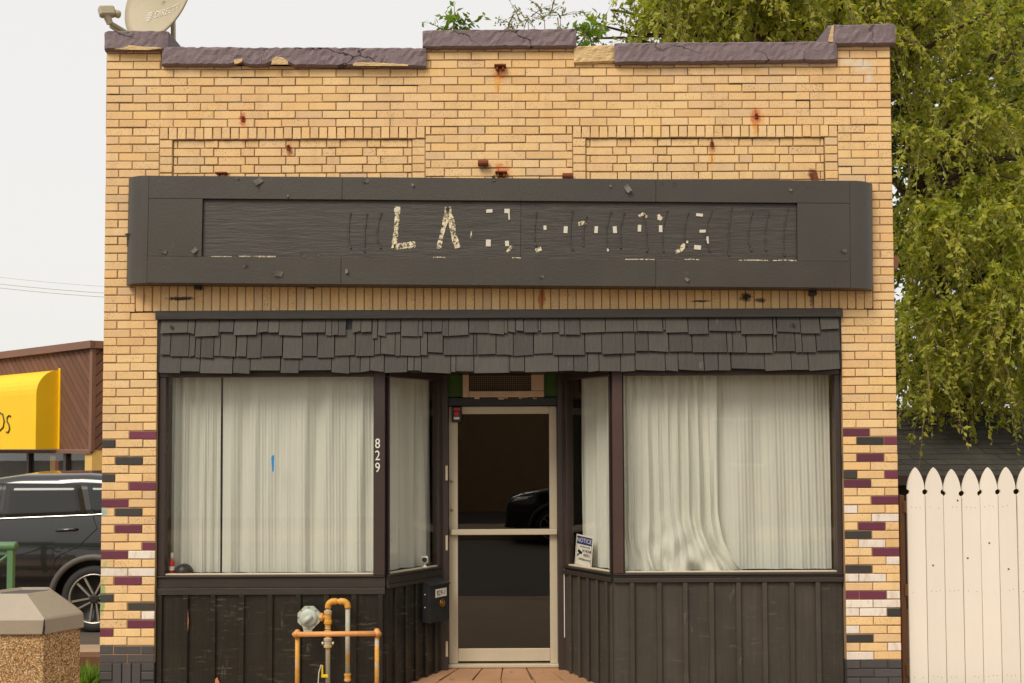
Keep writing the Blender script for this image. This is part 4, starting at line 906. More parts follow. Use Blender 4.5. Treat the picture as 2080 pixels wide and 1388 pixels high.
# dish axis looks to the left, upward and towards the viewer
ctr = W(322, -6, YDs); vw = (ctr-CAM).normalized(); rgt = vw.cross(Vector((0,0,1))).normalized(); upv = rgt.cross(vw)
ax = ((rgt*-.87+upv*.5)*.86 - vw*.51).normalized(); mj = (rgt*.5+upv*.87).normalized(); mn = mj.cross(ax).normalized()
mn = mn if mn.dot(rgt) > 0 else -mn
sd_ = (mj*.70+mn*1.077).normalized(); up = (mj*1.077-mn*.70).normalized(); RU = RS = .41
vs = []; fs = []; nr, na = 8, 40
for i in range(nr+1):
    for k_ in range(na):
        r = i/nr; t_ = 2*math.pi*k_/na; vs.append(tuple(ctr + up*RU*r*math.cos(t_) + sd_*RS*r*math.sin(t_) - ax*.075*(1-r*r)))
for i in range(nr):
    for k_ in range(na): fs.append((i*na+k_, i*na+(k_+1) % na, (i+1)*na+(k_+1) % na, (i+1)*na+k_))
o = MB().add(vs, fs).build('reflector', M['dish'], DISH, True); md = o.modifiers.new('th', 'SOLIDIFY'); md.thickness = .012
def dpt(u, v_): # point on the dish face, u to the viewer's right, v up
    r2 = (u/RS)**2+(v_/RU)**2; return ctr + sd_*u + up*v_ - ax*.075*(1-r2) + ax*.016
def on_dish(me):
    for v_ in me.vertices: v_.co = dpt(v_.co.x, v_.co.y)
tm = text_mesh('dish_lettering', 'DIRECTV', .10, Matrix.Translation((.10, -.13, 0)) @ Matrix.Rotation(.0, 4, 'Z'), M['dish_print'], DISH, 0, .85); on_dish(tm.data)
g = MB()
for i, yy in enumerate((-.042,-.025,-.008,.010,.027,.042)):
    hw = math.sqrt(max(.001, .05**2-yy**2)); n_ = 8
    vs = []
    for k_ in range(n_+1):
        u = -hw+2*hw*k_/n_; th = .0055*math.sin(math.pi*(k_+.5)/(n_+1)); bow = -.010*(1-(u/hw)**2)
        vs += [(-.125+u, -.13+yy+bow-th, 0), (-.125+u, -.13+yy+bow+th, 0)]
    g.add(vs, [(2*k_, 2*k_+2, 2*k_+3, 2*k_+1) for k_ in range(n_)])
go = g.build('dish_globe_mark', M['dish_print'], DISH); on_dish(go.data)
hp = W(217, 24, YDs-.42); arm0 = ctr - mj*RU*1.0
hd = MB().box(-.062, .062, -.04, .04, -.042, .042, .014, Matrix.Translation(hp) @ Matrix.Rotation(-.25, 4, 'Y') @ Matrix.Rotation(.5, 4, 'Z')).build('feed_head', M['dish'], DISH)
MB().tube([hp+Vector((.0,.0,-.03)), hp+Vector((.02,.02,-.095))], [.034,.026], 8).build('feed_neck', M['dish'], DISH); MB().lathe([(.03,0),(.032,.01),(.032,.035),(.02,.045)], hp+Vector((.055,.03,.0)), (.7,.6,-.1), 14).build('feed_horn', M['dish'], DISH, True)
pA_ = hp+Vector((.02,.02,-.085)); MB().tube([pA_, W(300, 92, YDs-.12), arm0], .019, 6).build('feed_arm', M['dish'], DISH); MB().tube([pA_+Vector((.0,0,-.03)), W(290, 98, YDs-.12)], .011, 6).build('feed_brace', M['dish'], DISH)
mk = W(350, 92, YDs+.05); MB().box(mk.x-.03, mk.x+.02, YDs, YDs+.12, mk.z-.1, mk.z+.03, .005).build('mount_clamp', M['steel'], DISH)
MB().tube([(mk.x, YDs+.08, 4.3), (mk.x, YDs+.08, mk.z), tuple(ctr-ax*.16)], .022, 8).build('mast', M['steel'], DISH)
MB().box(mk.x-.15, mk.x+.15, YDs-.07, YDs+.23, 4.3, 4.31).build('foot_plate', M['steel'], DISH)
# ================================================================== LAMP ON THE SIDE WALL
p = W(1832, 530, .35); LP = root('wall_lamp', (XR-.01, .35, p.z), 'small copper wall lamp jutting from the right side wall', 'lamp')
MB().prism([(XR-.012, p.z+.09), (XR+.085, p.z+.025), (XR+.085, p.z+.015), (XR-.012, p.z+.02)], .27, .45).build('lamp_hood', M['black'], LP)
MB().box(XR-.012, XR+.02, .30, .42, p.z-.13, p.z+.02, .004).build('lamp_bracket', M['black'], LP)
c_ = Vector((XR+.085, .36, p.z-.03)); mL = Matrix.Translation(c_) @ Matrix.Rotation(-.28, 4, 'Y')
MB().add([tuple(mL @ Vector(q)) for q in ((-.045,-.05,-.05),(.045,-.05,-.05),(.045,.05,-.05),(-.045,.05,-.05),(-.065,-.07,.05),(.065,-.07,.05),(.065,.07,.05),(-.065,.07,.05))], [(0,1,2,3),(4,7,6,5),(0,4,5,1),(1,5,6,2),(2,6,7,3),(3,7,4,0)]).build('lamp_shade', pmat('copper_shade', lin((168,112,84)), .5, .1), LP)
# ================================================================== PICKET FENCE
YF = .12; FN = root('picket_fence', (W(1960,1200,YF).x, YF, 0), 'white picket fence with pointed tops right of the shop', 'fence')
tipz = Z(1950, 951, YF); hz = Z(1950, 1001, YF); pw = .1405; fx = X(1841, 1000, YF)
def picket(i):
    x0 = fx+i*pw+.003; x1 = fx+(i+1)*pw-.003; xm = (x0+x1)/2; dz = random.uniform(-.013,.013); hw = (x1-x0)/2; pts = [(x0, -.01)]
    rr = .021
    pts += [(x0, hz-rr+dz)] + [(x0-.0018+rr*math.sin(math.pi*k_/6), hz-rr*math.cos(math.pi*k_/6)+dz) for k_ in range(1, 6)] + [(x0+.001, hz+rr+dz)]
    zsd = hz+rr+dz; n_ = 8
    for k_ in range(1, n_+1): f = k_/n_; pts.append((x0+.001+(hw-.001)*(f**1.7), zsd+(tipz+dz-zsd)*math.sin(f*math.pi/2)**.9 if False else zsd+(tipz+dz-zsd)*(1-(1-f)**1.25)))
    right = [(2*xm-x_, z_) for x_, z_ in pts[:-1]][::-1]
    o = MB().prism(pts+right, YF, YF+.019).build('picket', M['fence'], FN); o.rotation_euler = (0, random.uniform(-.002,.002), 0)
    for zz in (Z(1950,1030,YF), Z(1950,1200,YF), Z(1950,1374,YF)):
        for q in (-.035, .0, .03):
            if random.random() < .8: MB().lathe([(.0028,0),(.0028,.0012)], (xm+q, YF-.0002, zz+random.uniform(-.006,.006)), (0,-1,0), 6).build('nail', M['rust'], o)
    if random.random() < .6:
        kx, kz = xm+random.uniform(-.04,.04), random.uniform(.7, 1.45); MB().lathe([(.008,0),(.006,.001)], (kx, YF-.0003, kz), (0,-1,0), 9).build('knot', M['bare_wood'], o)
for i in range(8): picket(i)
for zz in (Z(1950,1030,YF), Z(1950,1200,YF), .12): MB().box(fx-.02, fx+8*pw, YF+.020, YF+.058, zz-.045, zz+.045, .003).build('rail', M['bare_wood'], FN)
MB().box(fx-.045, fx-.004, YF+.03, YF+.12, -.02, hz-.02, .004).build('fence_post', M['bare_wood'], FN)
# ================================================================== SHED BEHIND THE FENCE
SH = root('shed', (7, 5, -.12), 'dark shed with worn shingle roof behind the white fence', 'shed')
e0, r0 = Vector((3.4, 4.5, 1.50)), Vector((3.4, 7.2, 2.36)); XE = 12.0
MB().prism([(4.7, -.12), (9.6, -.12), (9.6, 1.5), (7.2, 2.28), (4.7, 1.46)], 3.6, XE-.2, 'x').build('shed_wall', M['shed_wall'], SH)
rf = MB().prism([(4.42, 1.46), (7.2, 2.34), (9.98, 1.46), (9.98, 1.43), (7.2, 2.29), (4.42, 1.42)], 3.4, XE, 'x').build('roof', M['asphalt_shingle'], SH)
MB().box(3.4, XE, 4.40, 4.43, 1.36, 1.475, .003).build('eave_board', M['shed_wall'], SH)
sl_ = (Vector((0, 7.2, 2.34))-Vector((0, 4.42, 1.46))); nrow = 14; sn = Vector((0, -sl_.z, sl_.y)).normalized()
tabs = {}
for r in range(nrow):
    a = Vector((0, 4.42, 1.46))+sl_*(r/nrow)-sl_.normalized()*.01; x_ = 4.2-(.16 if r % 2 else 0)
    while x_ < 8.6:
        wd = round(random.choice((.24,.28,.30,.32)), 2); b_ = a+sl_*(1.25/nrow); o_ = sn*(.010+random.uniform(0,.006))
        o0 = sn*.004
        if (wd,) not in tabs:
            pass
        drop = random.uniform(-.012,.006); d_ = sl_.normalized()*drop
        q = [a+o_+d_+Vector((x_+.004,0,0)), a+o_+d_+Vector((x_+wd-.004,0,0)), b_+o0+Vector((x_+wd-.004,0,0)), b_+o0+Vector((x_+.004,0,0))]
        if x_ > 4.3 or True: MB().add([tuple(v_) for v_ in q]+[tuple(v_-sn*.012) for v_ in q], [(0,1,2,3),(0,4,5,1),(1,5,6,2),(3,2,6,7),(0,3,7,4)]).build('roof_shingle', M['asphalt_shingle'], rf)
        x_ += wd
# ================================================================== TREES
def leaves_mesh(name, P, A, Nn, ln, wd, tint, mat, parent):
    """many small folded leaves: P base points, A axis, Nn normal"""
    n = len(P); side = np.cross(A, Nn); side /= np.linalg.norm(side, axis=1, keepdims=True)+1e-9
    L = ln[:, None]; Wd = wd[:, None]
    v = np.stack([P, P+A*L*.45+side*Wd*.5+Nn*Wd*.12, P+A*L, P+A*L*.45-side*Wd*.5+Nn*Wd*.12], 1).reshape(-1, 3)
    me = bpy.data.meshes.new(name); me.vertices.add(4*n); me.vertices.foreach_set('co', v.astype(np.float32).ravel())
    idx = np.arange(n)[:, None]*4; tri = np.concatenate([idx+np.array([[0,1,2]]), idx+np.array([[0,2,3]])], 1).reshape(-1)
    me.loops.add(6*n); me.loops.foreach_set('vertex_index', tri.astype(np.int32)); me.polygons.add(2*n)
    me.polygons.foreach_set('loop_start', np.arange(0, 6*n, 3, dtype=np.int32)); me.update(calc_edges=True); me.validate()
    at = me.attributes.new('tint', 'FLOAT', 'FACE'); at.data.foreach_set('value', np.repeat(tint, 2).astype(np.float32)); me.materials.append(mat)
    return link(name, me, parent)
def unit(a): return a/(np.linalg.norm(a, axis=1, keepdims=True)+1e-9)
def foliage(parent, clumps, seed, mat, twigs_per=9, leaves_per=26, L=(.4,.9), droop=.55, ln=.075, wdr=.5, name='crown', tw=True, twmat='twig', bright=0.0):
    r = np.random.default_rng(seed); C = np.array([c[:3] for c in clumps]); R = np.array([c[3] for c in clumps]); nc = len(C)
    nt_ = nc*twigs_per; ci = np.repeat(np.arange(nc), twigs_per)
    s = C[ci] + unit(r.normal(size=(nt_,3)))*(R[ci]*r.uniform(0,.8,nt_))[:,None]
    d = unit(unit(s-C[ci])*.8 + r.normal(size=(nt_,3))*.6 + np.array([0,-.25,.1])); Ls = r.uniform(*L, nt_)*(.6+R[ci])
    g = r.uniform(.3,1.2,nt_)*droop
    ti = np.repeat(np.arange(nt_), leaves_per); t = r.uniform(.08, 1.0, len(ti))
    P = s[ti] + d[ti]*(t*Ls[ti])[:,None]; P[:,2] -= g[ti]*t**2*Ls[ti]
    T = d[ti].copy(); T[:,2] -= 2*g[ti]*t; T = unit(T)
    A = unit(T*.5 + r.normal(size=P.shape)*.75 + np.array([0,0,-.25])); N_ = unit(np.cross(A, r.normal(size=P.shape))*1.0 + np.array([0,-.15,.7])); N_ = unit(N_ - A*np.sum(N_*A,1,keepdims=True))
    P = P + r.normal(size=P.shape)*.012
    lens = ln*r.uniform(.45,1.45,len(P)); tb = r.uniform(0,1,nt_)
    tint = np.clip(.15+bright + .40*tb[ti] + .25*(t-.3) + r.normal(size=len(P))*.16, 0, 1)
    o = leaves_mesh(name, P, A, N_, lens, lens*wdr, tint, mat, parent)
    if tw:
        ns = 5; tt = np.linspace(0,1,ns); Q = s[:,None,:]+d[:,None,:]*(tt[None,:]*Ls[:,None])[:,:,None]; Q[:,:,2] -= g[:,None]*tt[None,:]**2*Ls[:,None]
        rad_ = np.linspace(.008,.002,ns); off = np.array([[1,0,0],[-.5,.87,0],[-.5,-.87,.0]])
        V = (Q[:,:,None,:] + rad_[None,:,None,None]*off[None,None,:,:]).reshape(-1,3); F = []
        base = np.arange(nt_)[:,None]*ns*3
        for i in range(ns-1):
            for k_ in range(3): F.append(np.concatenate([base+i*3+k_, base+i*3+(k_+1)%3, base+(i+1)*3+(k_+1)%3, base+(i+1)*3+k_],1))
        F = np.concatenate(F, 0); me = bpy.data.meshes.new('twigs'); me.from_pydata(V.tolist(), [], F.tolist()); me.materials.append(M[twmat]); link('twigs', me, parent)
    return o
def limbs(parent, base, hubs, clumps, seed, r0=.16, name='trunk'):
    """tapered trunk to hubs, limbs from the hubs to every clump centre"""
    rr = random.Random(seed); mb = MB(); prev = Vector(base); pts = [prev]; 
    for h in hubs: pts.append(Vector(h))
    sm = []
    for i in range(len(pts)-1):
        for k_ in range(4): f = k_/4; sm.append(pts[i].lerp(pts[i+1], f)+Vector((rr.gauss(0,.03), rr.gauss(0,.03), 0)))
    sm.append(pts[-1]); mb.tube(sm, [r0*(1-.75*i/(len(sm)-1)) for i in range(len(sm))], 9); mb.build(name, M['bark'], parent, True)
    lm = MB()
    for c in clumps:
        c_ = Vector(c[:3]); h = min((Vector(h) for h in hubs), key=lambda h_: (h_-c_).length+max(0, h_.z-c_.z+.3)*.6); mid = h.lerp(c_, .5)+Vector((rr.gauss(0,.15), rr.gauss(0,.15), .18*(h-c_).length)); n_ = 7; pp = []
        for i in range(n_+1): f = i/n_; pp.append(h*(1-f)**2+mid*2*f*(1-f)+c_*f*f + Vector((rr.gauss(0,.025), rr.gauss(0,.025), rr.gauss(0,.025)))*(0 < i < n_))
        w0 = .012+.010*(h-c_).length; lm.tube(pp, [w0*(1-.8*i/n_)+.004 for i in range(n_+1)], 5, False)
    tag(lm.build('limbs', M['bark'], parent, True), kind='stuff')
def cl(px, py, Y, R): p = W(px, py, Y); return (p.x, p.y, p.z, R)
T1 = root('elm_tree', (6.6, 7.0, -.12), 'large bright green elm with drooping twigs behind the right side of the shop', 'tree')
rr = random.Random(5); C1 = []
for i in range(95):         # right of the wall, hanging down to the shed roof
    px = rr.uniform(1835, 2140); lo = 780 if px < 1900 else 830 if px < 2060 else 740; py = rr.uniform(-80, lo)
    if 1880 < px < 2010 and 560 < py < 720 and rr.random() < .6: continue
    C1.append(cl(px, py, rr.uniform(4.6, 7.5), rr.uniform(.18,.40)))
for i in range(60):         # above the parapet
    px = rr.uniform(1330, 1900); C1.append(cl(px, rr.uniform(-90, 75), rr.uniform(4.5, 8.0), rr.uniform(.28,.5)))
C1b = [cl(px, py, 6.0, .14) for px, py in ((1215,50),(1240,20),(1290,30),(1275,75),(1310,5),(1205,78))]
H1 = [(6.5,7.0,2.0), (6.2,6.8,3.6), (5.6,6.6,5.2), (4.6,6.5,6.2)]
limbs(T1, (6.6,7.0,-.12), H1, C1+C1b, 3)
foliage(T1, C1b, 17, M['leaf'], 5, 16, (.3,.6), .5, .075)
foliage(T1, C1, 11, M['leaf'], 20, 34, ln=.074, droop=1.0, bright=.28)
T2 = root('dark_tree', (5.2, 11, -.12), 'dense darker tree standing behind the bright elm', 'tree')
C2 = []
for i in range(190):
    px = rr.uniform(1400, 2150) if i < 120 else rr.uniform(1780, 2150); hi = 60 if px < 1800 else 800
    py = rr.uniform(-110, hi)
    if 1880 < px < 2030 and 580 < py < 720 and rr.random() < .75: continue
    C2.append(cl(px, py, rr.uniform(9.0, 12.0), rr.uniform(.5,.8)))
limbs(T2, (5.2,11,-.12), [(5.3,10.8,2.5), (5.0,10.6,4.5), (4.6,10.5,6.5)], C2, 4, .22)
foliage(T2, C2, 12, M['leaf_dark'], 13, 32, ln=.12, L=(.5,1.0), tw=False, bright=.12)
T3 = root('slim_tree', (8.3, 8.6, -.12), 'thin dark-trunked tree at the right edge behind the shed', 'tree')
C3 = [cl(rr.uniform(1980, 2200), rr.uniform(250, 830), rr.uniform(7.8, 9.5), rr.uniform(.35,.6)) for i in range(30)]
limbs(T3, (8.3,8.6,-.12), [(8.2,8.6,2.2),(7.9,8.5,4.2),(8.0,8.4,6.5)], C3, 6, .15)
foliage(T3, C3, 13, M['leaf_dark'], 10, 26, ln=.10, bright=.15)
# weeds rooted on the roof
def weed(name, label, spots, mat, seed, ln, lp, base):
    o = root(name, base, label, 'plant', 'weeds growing on the roof'); foliage(o, spots, seed, M[mat], 8, lp, (.2,.4), .25, ln, .5); mb = MB()
    for s_ in spots: b_ = Vector((s_[0]+random.uniform(-.05,.05), s_[1]+.05, 4.3)); mb.tube([b_, b_.lerp(Vector(s_[:3]), .6)+Vector((.03,0,0)), Vector(s_[:3])], [.008,.006,.003], 5)
    mb.build('stem', M['twig'], o)
weed('roof_weed', 'small leafy green weed above the centre coping, left one', [cl(928,52,.9,.06), cl(945,54,.9,.06), cl(900,56,.9,.03)], 'weed', 21, .06, 10, (X(930,50,.9), .9, 4.3))
weed('roof_weed', 'pale feathery weed above the centre coping, right one', [cl(1072,38,.9,.10), cl(1105,36,.9,.12), cl(1138,34,.9,.10), cl(1035,46,.9,.04)], 'pale_weed', 22, .032, 9, (X(1105,40,.9), .9, 4.3))
weed('roof_weed', 'bright green weed in the gap right of the centre coping', [cl(1190,70,.9,.08), cl(1205,80,.9,.06)], 'weed', 23, .06, 14, (X(1195,80,.9), .9, 4.3))
# ================================================================== PARKED SUV
def make_suv(name, label):
    R0 = root(name, (0,0,0), label, 'car'); WB = 2.7; WID = 1.86
    def zt_(x):
        P_ = [(-3.65,.62),(-3.6,.86),(-3.3,.98),(-2.5,1.10),(-2.2,1.16),(-1.35,1.58),(-.9,1.645),(-.2,1.65),(.35,1.61),(.62,1.54),(.85,1.16),(.95,1.05),(.98,.7)]
        for (a,b),(c,d) in zip(P_, P_[1:]):
            if x <= c: f = (x-a)/(c-a); f = max(0,min(1,f)); return b+(d-b)*f
        return P_[-1][1]
    def yin(x, z):
        y = .06*((.8-z)/.5)**2 if z < .8 else .035*((z-.8)/.38) if z < 1.18 else .035+(z-1.18)*.24
        if x < -2.9: y += .38*((-2.9-x)/.75)**2
        if x > .5: y += .22*((x-.5)/.48)**2
        return y
    def zb_(x):
        z = .30
        for xw in (0, -WB):
            if abs(x-xw) < .45: z = max(z, .35+math.sqrt(.45**2-(x-xw)**2)*.98)
        return z
    xs = sorted(set([round(-3.65+i*.075,4) for i in range(62)]+[round(xw+.45*math.cos(k_*math.pi/14),4) for xw in (0,-WB) for k_ in range(15)]+[.98])); rows = 12; loops = []; vs = []; fs = []
    for x in xs:
        a, b = zb_(x), max(zt_(x), zb_(x)+.03); lp = []
        for j in range(rows+1): z = a+(b-a)*j/rows; lp.append((x, yin(x,z), z))
        yt = yin(x,b)
        for j in range(1,5): f = j/5; lp.append((x, yt+(WID-2*yt)*f, b+.05*math.sin(math.pi*f)))
        for j in range(rows,-1,-1): z = a+(b-a)*j/rows; lp.append((x, WID-yin(x,z), z))
        loops.append(lp)
    m_ = len(loops[0])
    for lp in loops: vs += lp
    for i in range(len(xs)-1):
        for j in range(m_-1): fs.append((i*m_+j, i*m_+j+1, (i+1)*m_+j+1, (i+1)*m_+j))
    fs += [tuple(range(m_)), tuple(range((len(xs)-1)*m_, len(xs)*m_))]
    MB().add(vs, fs).build('body', M['car'], R0, True)
    MB().box(-3.3, .8, .2, WID-.2, .2, 1.0).build('underbody', M['black'], R0)
    def panel(nm, quad, mat, off, nu=8, nv=5, parent=R0):
        for far in (0, 1):
            vs = []
            for i in range(nu+1):
                for j in range(nv+1):
                    u, v_ = i/nu, j/nv; a, b, c, d = [Vector((q[0],0,q[1])) for q in quad]; p = a.lerp(b,u).lerp(d.lerp(c,u), v_); y = yin(p.x,p.z)-off; vs.append((p.x, WID-y if far else y, p.z))
            o = MB().add(vs, [(i*(nv+1)+j, i*(nv+1)+j+1, (i+1)*(nv+1)+j+1, (i+1)*(nv+1)+j) for i in range(nu) for j in range(nv)]).build(nm, M[mat], parent, True); o.modifiers.new('th','SOLIDIFY').thickness = .004
    panel('window_surround', [(-2.1,1.165),(.62,1.265),(.45,1.565),(-1.35,1.585)], 'black', .004)
    panel('side_window', [(-1.0,1.20),(-.10,1.235),(-.20,1.56),(-1.0,1.565)], 'car_glass', .010); panel('side_window', [(-1.95,1.175),(-1.08,1.20),(-1.08,1.565),(-1.36,1.55)], 'car_glass', .010); panel('side_window', [(-.04,1.24),(.50,1.275),(.40,1.55),(-.13,1.56)], 'car_glass', .010)
    for far in (0,1):
        fy = lambda x,z,o_: (WID-yin(x,z)+o_) if far else yin(x,z)-o_
        MB().tube([(x, fy(x,z,.006), z) for x, z in [(-2.1+.1*i, 1.165+.037*(i*.1)+max(0,i-21)*.006) for i in range(27)]], .011, 6).build('chrome_strip', M['chrome'], R0, True)
        for hx in (-.30, -1.28): MB().tube([(hx-.11, fy(hx,1.08,.008), 1.075), (hx-.08, fy(hx,1.08,.035), 1.083), (hx+.08, fy(hx,1.08,.035), 1.09), (hx+.11, fy(hx,1.08,.008), 1.09)], [.012,.017,.017,.012], 8).build('door_handle', M['car'], R0, True)
        for sx_, pts in ((0, [(-.06,1.56),(-.03,1.22),(.02,1.1),(-.16,.92),(-.40,.80),(-.47,.6),(-.48,.34)]), (1, [(-1.04,1.58),(-1.05,1.2),(-1.06,.34)])): MB().tube([(x, fy(x,z,.0015), z) for x, z in pts], .005, 4).build('door_seam', M['black'], R0)
        for xw in (0,-WB): 
            ap = [(xw+.47*math.cos(k_*math.pi/20), .33+.47*math.sin(k_*math.pi/20)) for k_ in range(21)]; vs = []
            for x, z in ap:
                dx, dz = (x-xw)/.47, (z-.33)/.47
                for rr_, oo in ((-.035,.004),(-.03,.022),(.025,.022),(.03,.002)): xx, zz = x+dx*rr_, z+dz*rr_; vs.append((xx, fy(xx,max(zz,.3),oo), zz))
            MB().add(vs, [(i*4+j, i*4+j+1, (i+1)*4+j+1, (i+1)*4+j) for i in range(20) for j in range(3)]).build('arch_cladding', M['cladding'], R0, True)
        MB().tube([(x, fy(x,.36,.012), .36) for x in (-2.2,-1.5,-.5)], .05, 6).build('sill_cladding', M['cladding'], R0, True)
        for xw in (0,-WB):
            yo = WID-.10 if far else .10; dy = 1 if far else -1
            wh = MB().lathe([(.24,-.10),(.33,-.10),(.352,-.07),(.355,0),(.352,.07),(.33,.098),(.27,.10),(.255,.08)], (xw, yo, .355), (0,dy,0), 40, False).build('wheel', M['tyre'], R0, True)
            MB().lathe([(.262,.04),(.266,.092),(.250,.094),(.24,.03),(.02,.015)], (xw, yo, .355), (0,dy,0), 40, False).build('rim_barrel', M['black'], wh, True)
            MB().lathe([(.262,.085),(.268,.098),(.256,.102),(.248,.09)], (xw, yo, .355), (0,dy,0), 40, False).build('rim_lip', M['rim'], wh, True)
            for k_ in range(5):
                for q in (-1,1):
                    t_ = math.pi*2*k_/5+.3; mS = Matrix.Translation((xw, yo+dy*.07, .355)) @ Matrix.Rotation(t_, 4, 'Y')
                    MB().prism([(.04, q*.012), (.25, q*.018+q*.02), (.25, q*.05+q*.012), (.05, q*.03)], -.012, .016, 'y', mS).build('spoke', M['rim'], wh)
            MB().lathe([(.05,.05),(.05,.09),(.03,.095)], (xw, yo, .355), (0,dy,0), 14).build('hub_cap', M['black'], wh)
    panel('tail_light', [(.62,1.02),(.90,1.02),(.88,1.14),(.60,1.16)], 'red', .006, 4, 3); panel('head_light', [(-3.5,.82),(-3.15,.9),(-3.1,.96),(-3.45,.92)], 'chrome', .006, 4, 3)
    return R0
SUV = make_suv('parked_suv', 'black crossover car parked left of the shop')
SUV.location = (X(190,1200,3.3), 3.3, -.12)
def copy_tree(o, parent=None):
    c = o.copy(); COL.objects.link(c)
    if parent: c.parent = parent; c.matrix_parent_inverse = o.matrix_parent_inverse.copy()
    for ch in o.children: copy_tree(ch, c)
    return c
# ================================================================== NEIGHBOUR BUILDING WITH DIAGONAL PLANKS
NC = Vector((X(190,800,9.0), 9.0, 0)); nd_ = Vector((-2.49, 2.05, 0)).normalized(); nn_ = Vector((-nd_.y, nd_.x, 0)); nn_ = nn_ if nn_.y < 0 else -nn_
NB = root('brown_shop_building', (NC.x, NC.y, -.12), 'brown plank-clad shop with a yellow awning far left', 'building')
def npt(u, z, o=0.0, d=None, n=None): d = d or nd_; n = n or nn_; return NC + d*u + n*o + Vector((0,0,z))
zf0, zf1, zw = 3.43, 3.55, 1.80
def clip(poly, f):
    o = []
    for i in range(len(poly)):
        a, b = poly[i], poly[(i+1) % len(poly)]; fa, fb = f(a), f(b)
        if fa >= 0: o.append(a)
        if fa*fb < 0: t_ = fa/(fa-fb); o.append((a[0]+(b[0]-a[0])*t_, a[1]+(b[1]-a[1])*t_))
    return o
def planks(d, n, L, sgn, sp=.17):
    c_ = -L-.2
    while c_ < 5:
        poly = [(0.012,zw),(L,zw),(L,zf0),(0.012,zf0)]
        poly = clip(poly, lambda q: (q[1]-sgn*q[0])-c_-.009); poly = clip(poly, lambda q: c_+sp-.009-(q[1]-sgn*q[0])) if len(poly) > 2 else []
        if len(poly) > 2:
            q = [npt(u, z, .022, d, n) for u, z in poly]; r_ = [npt(u, z, .0, d, n) for u, z in poly]; m_ = len(q)
            MB().add([tuple(v_) for v_ in q+r_], [tuple(range(m_))]+[(i,(i+1)%m_,m_+(i+1)%m_,m_+i) for i in range(m_)]).build('plank', M['plank'], NB)
        c_ += sp
planks(nd_, nn_, 6.2, 1)
d2 = Vector((.80, .60, 0)); n2_ = Vector((.60, -.80, 0)); planks(d2, n2_, 1.6, 1)
def nbox(u0, u1, o0, o1, z0, z1, name, mat, d=None, n=None, c=.0, parent=None):
    q = [npt(u, z, o, d, n) for u in (u0,u1) for o in (o0,o1) for z in (z0,z1)]
    return MB().add([tuple(v_) for v_ in q], [(0,1,3,2),(4,6,7,5),(0,4,5,1),(2,3,7,6),(0,2,6,4),(1,5,7,3)]).build(name, mat, parent or NB)
nbox(-.06, 6.3, -.35, .10, zf0, zf1, 'fascia', M['fascia']); nbox(-.0, 1.7, -.35, .10, zf0, zf1-.002, 'fascia', M['fascia'], d2, n2_)
nbox(0, 6.3, -.3, -.002, zw, zf0, 'wall', M['shed_wall']); nbox(0, 1.7, -.3, -.002, zw, zf0, 'wall', M['shed_wall'], d2, n2_)
nbox(-.03, .06, -.02, .045, zw-.03, zf0, 'corner_board', M['fascia'])
nbox(0, 6.3, -.02, .05, zw-.06, zw-.002, 'window_head', M['fascia'])
wnd = nbox(.0, 6.3, -.16, -.12, .5, zw-.06, 'window', M['blackhole']); nbox(.3, 6.3, -.05, -.045, .5, zw-.06, 'pane', M['glass'], parent=wnd)
def upx(px):  # distance along the wall seen at photo column px
    k_ = (px-1040)/2150; return (k_*(NC.y+8)-NC.x)/(nd_.x-k_*nd_.y)
for px in (57, 132): u = upx(px); nbox(u-.04, u+.04, -.06, .0, .5, zw-.06, 'window_mullion', M['frame'], parent=wnd)
u = upx(98); nbox(u-.08, u+.10, -.11, -.09, .5, zw-.1, 'window_poster', M['cream'], parent=wnd); nbox(u-.20, u-.11, -.10, -.085, 1.2, 1.62, 'red_sign', M['red'], parent=wnd)
nbox(0, 6.3, -.12, .0, -.15, .5, 'base_wall', M['plank']); nbox(.0, .22, -.2, .012, -.15, zw-.06, 'post', M['cream']); nbox(0, 1.7, -.2, .01, -.15, zw, 'side_wall', M['cream'], d2, n2_)
# awning: quarter-round top, straight front, closed ends
ua, ub = upx(121), 6.0; prof = [(0.0, 1.81), (.38, 1.81), (.38, 2.72)] + [(.38*math.cos(k_*math.pi/16), 2.72+.41*math.sin(k_*math.pi/16)) for k_ in range(1, 9)]
m_ = len(prof); vs = []; nst = 9
for i in range(nst): 
    for o_, z_ in prof: vs.append(tuple(npt(ua+(ub-ua)*i/(nst-1), z_, o_+.025)))
fs = [(i*m_+j, i*m_+j+1, (i+1)*m_+j+1, (i+1)*m_+j) for i in range(nst-1) for j in range(m_-1)]+[tuple(range(m_)), tuple(range((nst-1)*m_, nst*m_))]
aw = MB().add(vs, fs).build('awning', M['yellow'], NB); tag(aw, 'bright yellow rounded awning with olive lettering')
nbox(ua-.06, ua-.002, .022, .035, 1.81, 3.16, 'awning_edge', M['yellow'], parent=aw)
def awn_stroke(pts, r):
    q = []
    for px, py in pts:
        # intersect the pixel's ray with the awning front
        a = W(px, py, 0); d = (a-CAM).normalized(); o_ = npt(0,0,.408); t_ = (o_-CAM).dot(nn_)/d.dot(nn_); q.append(CAM+d*t_)
    MB().tube(q, r, 5).build('awning_letter', M['olive'], aw, True)
awn_stroke([(-14,862),(-10,845),(-2,838),(6,842),(9,856),(7,868),(0,875),(-8,874),(-14,862)], .017)
awn_stroke([(22,847),(19,844),(15,848),(15,857),(19,864),(20,872),(17,879),(13,878)], .016)
